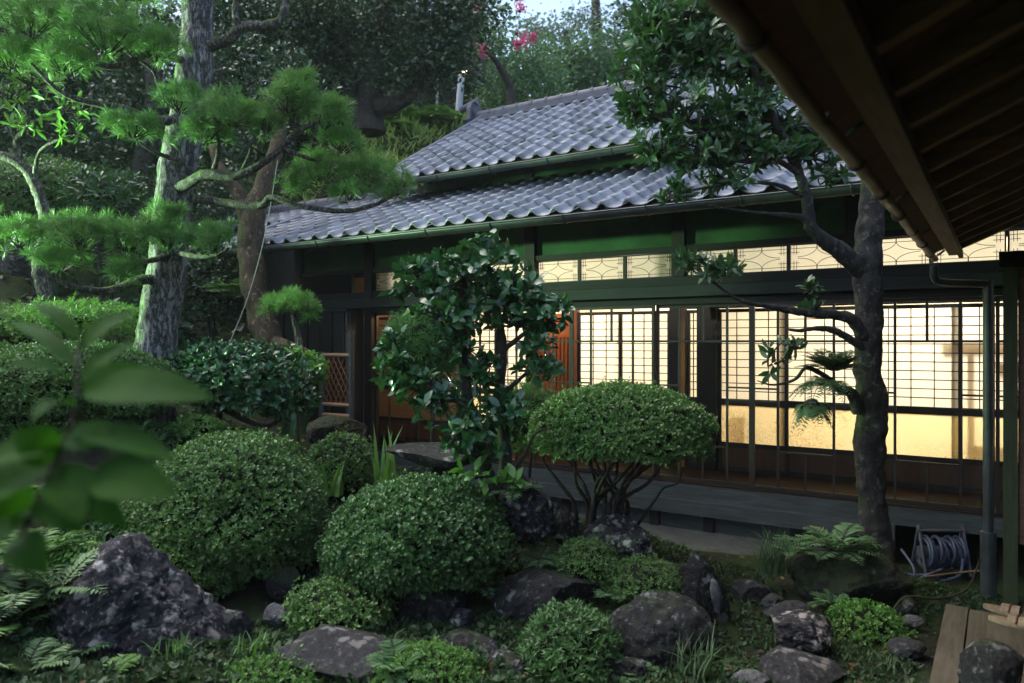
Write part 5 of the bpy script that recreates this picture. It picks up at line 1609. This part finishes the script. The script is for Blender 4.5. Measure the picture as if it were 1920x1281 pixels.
tuft('broad iris leaves beside the flat capstone', 715, 925, 6.15, 14, .55, .022, 'bright', 'iris_plant', 'iris', .35, 1.0, .06)
tuft('iris leaves under the small dark round bush', 625, 930, 6.2, 12, .36, .020, 'bright', 'iris_plant', 'iris', .5, 1.0, .06)
tuft('long dark leaves drooping below the glossy bush', 545, 815, 6.8, 12, .34, .03, 'camellia', 'broadleaf_plant', 'plant', 1.0, .9, .05)
tuft('short pale grass at the front of the two-peaked rock', 330, 1225, 3.95, 40, .16, .004, 'bright')
tuft('short grass beside the small rough stone', 470, 1225, 4.1, 36, .14, .004, 'bright')
tuft('sparse grass under the low eave by the plank edge', 1660, 1245, 4.3, 30, .10, .003)

# epiphytes hanging on the evergreen
fern('dark spiky epiphyte clump growing in the fork of the lichened tree', 1565, 695, 5.12, 60, .25, 'grass', 'epiphyte', 'epiphyte', droop=.5)
fern('feathery fern hanging under the lichened tree fork', 1545, 722, 5.1, 16, .24, 'fern', 'hanging_fern', 'fern', droop=1.5)
hb = thing('moss_ball', 'moss ball with ferns hanging in front of the lower panes', 'moss ball', tuple(P(1522, 765, 5.05)))
m_ = core(P(1522, 765, 5.05), (px(15, 5.05), px(15, 5.05), px(18, 5.05)), 3, 1.0)
part(m_, 'ball', M['twig'], hb)
mb = MB()
for k in range(44):
    an = rng.random() * 6.28; h = np.array([math.cos(an), math.sin(an), 0]); l = .20 * rng.uniform(.4, 1.1)
    t = np.linspace(0, 1, 12)[:, None]
    pts = P(1522, 765, 5.05) + h * .03 + l * (h * t * .62 + UP * (rng.uniform(0, .9) * t - 1.15 * t ** 2))
    tg = norm(np.gradient(pts, axis=0)); sd = norm(np.cross(tg, UP))
    for sgn in (-1, 1):
        put_leaves(mb, 'narrow', pts[1:], norm(sd * sgn + tg * .5)[1:], np.cross(tg, sd)[1:] * -1 + UP * .5, (l * .34 * np.sin(np.pi * np.clip(t[:, 0] * .85 + .15, 0, 1)) + .004)[1:], 0, 1.6)
part(mb, 'fronds', M['fern'], hb, smooth=False)
part(MB().tube([P(1522, 750, 5.05), P(1520, 700, 5.08), P(1516, 692, 5.1)], [.0025, .0025], 4, 6), 'wire', M['twig'], hb)

# ------------------------------------------------------------------ small built things
# bamboo sleeve fence
sf = thing('bamboo_screen', 'short bamboo screen with diamond lattice above upright boards', 'fence', tuple(P(640, 800, 9.0) * np.array([1, 1, 0]) + np.array([0, 0, .45])))
fx0, fx1, fy = -7.03, -6.60, 6.52
mb = MB(); z0, z1 = 1.10, 1.66
mb2 = MB()
w_ = fx1 - fx0
for k in range(-5, 8):
    for sg in (1, -1):
        a = np.array([fx0 + k * .085, fy + .012 * sg, z0]); b = np.array([fx0 + k * .085 + sg * (z1 - z0) * .62, fy + .012 * sg, z1])
        # clip to the panel
        ts = [0, 1]
        dx = b[0] - a[0]
        lo_, hi_ = sorted(((fx0 - a[0]) / dx, (fx1 - a[0]) / dx))
        t0, t1 = max(0, lo_), min(1, hi_)
        if t1 - t0 > .08:
            mb2.bar(a + (b - a) * t0, a + (b - a) * t1, .014, .006, (0, 1, 0))
part(mb2, 'lattice', M['brown'], sf, smooth=False)
for z in (1.08, 1.685, .95):
    part(MB().tube([(fx0 - .02, fy, z), (fx1 + .02, fy, z)], [.024, .024], 10, 3), 'rail', M['rafter'], sf)
for q in np.linspace(fx0 + .03, fx1 - .03, 7):
    part(MB().box(q - .032, q + .032, fy - .012, fy + .012, .3, .93), 'board', M['rafter'], sf, smooth=False)
for q, zt in ((fx1 + .045, 1.98), (fx0 - .03, 1.72)):
    part(MB().cyl((q, fy, .1), (q, fy, zt), .034, 12), 'post', M['woodgrey'], sf)

# hose reel
hr = thing('hose_reel', 'tubular hose reel wound with blue hose under the veranda', 'hose reel', (-.43, 6.9, 0))
def place(u, v, y):
    t = (u - 960) / FPX; d = FW + t * RT
    s = y / d[1]
    return P(u, v, s)
ax = RT
c0 = place(1765, 1035, 6.88)
wd, hh = .175, .17
for sg in (-1, 1):
    q = c0 + RT * sg * wd
    part(MB().tube([q + np.array([0, 0, -hh]) + FW * -.10, q + np.array([0, 0, hh]) + RT * 0.0, q + np.array([0, 0, hh]) + FW * .02, q + np.array([0, 0, -hh]) + FW * .12], [.012] * 4, 8, 24), 'side_frame', M['steel'], hr)
part(MB().cyl(c0 + RT * -wd * 1.1 + UP * hh, c0 + RT * wd * 1.1 + UP * hh, .013, 8), 'handle_bar', M['steel'], hr)
part(MB().cyl(c0 - RT * wd, c0 + RT * wd, .05, 14), 'drum', M['steel'], hr)
t = np.linspace(0, 1, 420)
sp2 = [c0 + RT * (wd * .82 * math.sin(q * 11.0)) + (.095 + .03 * q) * (math.cos(q * 2 * math.pi * 15) * FW + math.sin(q * 2 * math.pi * 15) * UP) for q in t]
part(MB().tube(sp2, [.0115, .0115], 7, 900), 'wound_hose', M['hose'], hr)
mb = MB().tube([c0 + RT * .1 + UP * -.02 - FW * .12, c0 + RT * .05 - UP * .13 - FW * .16, c0 - RT * .1 - UP * .165 - FW * .2, c0 - RT * .2 - UP * .12 - FW * .2, c0 - RT * .3 - UP * .15 - FW * .1, c0 - RT * .42 - UP * .08 - FW * .05, c0 - RT * .45 + UP * .02], [.0115, .0115], 7, 60)
part(mb, 'loose_hose', M['hose'], hr)
mb = MB().tube([place(1690, 1030, 6.7), place(1712, 1062, 6.6), place(1718, 1085, 6.55), place(1740, 1078, 6.5), place(1765, 1068, 6.6)], [.011, .011], 7, 50)
part(mb, 'loose_hose', M['hose'], hr)
solo(MB().tube([place(1735, 1082, 6.4), place(1790, 1075, 6.5), place(1842, 1070, 6.55)], [.009, .008], 6, 20), 'garden_rod', M['fascia'], tuple(place(1790, 1075, 6.5)), 'thin reddish rod lying on the soil beside the hose reel', 'rod')
solo(MB().tube([place(1668, 1150, 5.4), place(1700, 1120, 5.5), place(1760, 1122, 5.6), place(1812, 1105, 5.75), place(1838, 1050, 6.1)], [.007, .007], 6, 50), 'garden_hose', M['frame'], tuple(place(1760, 1122, 5.6)), 'thin dark hose running across the end of the plank walkway', 'hose')

# sandals on the planks
def sandal(u, v, label, yaw):
    s = (CAMZ - .15) * FPX / (v - 640.5)
    c = P(u, v, s); c[2] = .152
    o = thing('sandal', label, 'sandal', tuple(c), 'pair of sandals on the planks')
    d = np.array([math.cos(yaw), math.sin(yaw), 0]); w = np.array([-d[1], d[0], 0])
    mb = MB(); th = np.linspace(0, 2 * math.pi, 28, endpoint=False)
    out = [(.125 * math.cos(a), .043 * math.sin(a) * (1 + .16 * math.cos(a)) + .006 * math.cos(2 * a)) for a in th]
    for z0_, z1_, k in ((0, .016, 1.0), (.0165, .021, .95)):
        bot = [c + d * x_ * k + w * y_ * k + UP * z0_ for x_, y_ in out]; top = [c + d * x_ * k + w * y_ * k + UP * (z1_ + .008 * (x_ < -.03)) for x_, y_ in out]
        n_ = len(out)
        mb.add(bot + top, [(i, (i + 1) % n_, n_ + (i + 1) % n_, n_ + i) for i in range(n_)])
        mb.add(top, [tuple(range(n_))])
    part(mb, 'sole', M['slip'], o)
    sb_ = MB()
    for off, wd_ in ((.055, .022), (.0, .02)):
        pr = [c + d * off + w * .046 * math.cos(a) + UP * (.016 + .042 * math.sin(a)) for a in np.linspace(0, math.pi, 11)]
        vv = [q - d * wd_ for q in pr] + [q + d * wd_ for q in pr]
        sb_.add(vv, [(i, i + 1, 12 + i, 11 + i) for i in range(10)])
    part(sb_, 'strap_band', M['slip'], o)
    part(MB().tube([c + d * .02 + w * .046 + UP * .02, c + d * .028 + UP * .063, c + d * .02 - w * .046 + UP * .02], [.006] * 3, 6, 12), 'strap_trim', M['strap'], o)
sandal(1886, 1150, 'tan strapped sandal farther from the plank front, behind its pair', math.radians(-12))
sandal(1898, 1172, 'tan strapped sandal in front of its pair on the planks', math.radians(-8))

# guy rope
solo(MB().tube(pts_px([(521, 300, 8.9), (508, 380, 8.8), (490, 470, 8.6), (464, 560, 8.4), (432, 640, 8.2)]), [.0055, .0055], 6, 30), 'guy_rope', M['rope'], tuple(P(475, 500, 8.5)), 'pale slack rope hanging from the forked tree to the glossy bush', 'rope')

# street lamp, thin post and railing up the bank
ul = thing('utility_pole', 'grey utility pole with a small lit lamp above the roof', 'utility pole', tuple(P(860, 262, 21)))
part(MB().tube(pts_px([(859, 275, 21), (861, 200, 21), (866, 135, 21)]), [.10, .095, .085], 14, 6), 'shaft', M['pole'], ul)
a_ = P(866, 140, 21)
part(MB().tube([a_, a_ + RT * .08 + UP * .06, a_ + RT * .14 + UP * .07], [.02, .02], 6, 8), 'lamp_arm', M['gutter'], ul)
mb = core(P(871, 134, 20.9), (.06, .06, .045), 1, 1.0)
part(mb, 'lamp_bulb', M['lamp'], ul)
for v_ in (170, 205, 225):
    q = P(863, v_, 21)
    part(MB().cyl(q - RT * .15, q + RT * .15, .012, 6), 'step_bolt', M['gutter'], ul)
solo(MB().tube(pts_px([(818, 262, 20), (820, 160, 20), (821, 120, 20)]), [.035, .03], 8, 6), 'metal_post', M['pole'], tuple(P(818, 262, 20)), 'thin pale metal post left of the utility pole', 'post')
rl = thing('railing', 'weathered two-bar railing along the bank behind the thin post', 'railing', tuple(P(830, 235, 21.5)))
for u_, v_, s_ in ((798, 238, 21), (831, 238, 22), (880, 246, 22)):
    part(MB().cyl(P(u_, v_, s_), P(u_, v_ - 30, s_), .03, 8), 'post', M['fascia'], rl)
for dv in (30, 15):
    part(MB().tube([P(798, 238 - dv, 21), P(831, 234 - dv, 22), P(880, 246 - dv, 22)], [.022] * 3, 6, 3), 'bar', M['fascia'], rl)

# ------------------------------------------------------------------ out-of-focus twig close to the camera
tw = thing('leafy_twig', 'big blurred green leaves of a twig close to the camera', 'twig', tuple(P(90, 900, .95)))
part(MB().tube(pts_px([(146, 640, 1.0), (146, 690, .98), (140, 780, .96), (105, 860, .95), (60, 960, .94), (-40, 1150, .92)]), [.0015, .0025, .0035, .0045], 8, 40, .2, 2), 'stem', M['mossbark'], tw)
LV = [((143, 690, .99), (18, 605, 1.08), .030, (0.1, -.3, 1)), ((148, 660, 1.0), (250, 588, 1.08), .030, (.2, -.3, 1)), ((150, 720, .98), (262, 640, 1.05), .030, (.1, -.4, 1)),
      ((160, 735, .97), (402, 748, .93), .060, (0, -.75, .75)), ((140, 720, .97), (10, 690, .9), .04, (0, -.6, .8)), ((130, 810, .96), (335, 868, .90), .046, (0, -.5, .9)),
      ((175, 890, .93), (335, 930, .88), .062, (.1, -.85, .6)), ((120, 840, .95), (-40, 880, .9), .050, (0, -.6, .8)), ((90, 880, .95), (-60, 965, .88), .052, (0, -.7, .7)),
      ((100, 900, .94), (155, 985, .88), .05, (.2, -.5, .9)), ((60, 960, .94), (-30, 1035, .9), .044, (0, -.6, .7)), ((230, 880, .93), (400, 950, .92), .018, (.1, .2, 1)),
      ((110, 850, .95), (200, 800, 1.02), .034, (.2, -.5, .8)), ((70, 940, .94), (160, 1000, .9), .036, (0, -.8, .6)), ((142, 760, .96), (60, 790, .9), .036, (-.2, -.6, .7)),
      ((150, 740, .97), (300, 700, .99), .050, (.1, -.8, .6)), ((105, 860, .95), (20, 810, .92), .05, (0, -.8, .6)), ((100, 880, .94), (240, 990, .90), .05, (.1, -.8, .5)),
      ((60, 950, .94), (-50, 900, .92), .06, (0, -.9, .4)), ((146, 640, 1.0), (60, 570, 1.04), .026, (0, -.3, 1)), ((30, 1010, .93), (90, 1075, .9), .05, (0, -.7, .6)), ((120, 830, .95), (250, 830, .93), .046, (.1, -.7, .7))]
for a, b, w_, nn in LV:
    A_, B_ = P(*a), P(*b)
    l = np.linalg.norm(B_ - A_); d_ = (B_ - A_) / l
    n_w = norm(nn[0] * RT + nn[1] * FW + nn[2] * UP); n_w = norm(n_w - np.dot(n_w, d_) * d_)
    sd = np.cross(n_w, d_)
    mb = MB(); K = 15
    ts = np.linspace(0, 1, K)
    rows = []
    for t_ in ts:
        hw = w_ * .5 * (math.sin(math.pi * min(1, t_ ** .8)) ** .8 if 0 < t_ < 1 else 0) + .0004
        mid = A_ + d_ * l * t_ + n_w * (.012 * math.sin(math.pi * t_))
        for q in (-1, -.5, 0, .5, 1):
            rows.append(mid + sd * hw * q + n_w * (.22 * hw * abs(q) + .0015 * math.sin(t_ * 30) * abs(q)))
    mb.add(rows, [(i * 5 + j, i * 5 + j + 1, (i + 1) * 5 + j + 1, (i + 1) * 5 + j) for i in range(K - 1) for j in range(4)])
    part(mb, 'leaf', M['nearleaf'], tw)

# garden floodlight: its green-white light falls on the pine and the pale tree from the left
fl = bpy.data.lights.new('garden_floodlight', 'SPOT'); fl.energy = 900; fl.color = (0.56, 1.0, 0.52); fl.shadow_soft_size = .12
fl.spot_size = math.radians(72); fl.spot_blend = 0.9
fo = bpy.data.objects.new('garden_floodlight', fl); COL.objects.link(fo); fo.location = tuple(P(-330, 400, 7.3))
fo.rotation_euler = Vector(P(200, 320, 6.8) - P(-330, 400, 7.3)).to_track_quat('-Z', 'Y').to_euler()


# ------------------------------------------------------------------ evening haze
hm, hnt, hout = new_mat('evening_haze')
pv = N(hnt, 'ShaderNodeVolumePrincipled')
pv.inputs['Color'].default_value = (0.92, 0.96, 0.97, 1)
pv.inputs['Density'].default_value = 0.0009
hnt.links.new(pv.outputs[0], hout.inputs['Volume'])
mb = MB().box(-200, 200, -140, 240, -8, 60)
solo(mb, 'haze', hm, (0, 0, 0), kind='stuff', smooth=False)
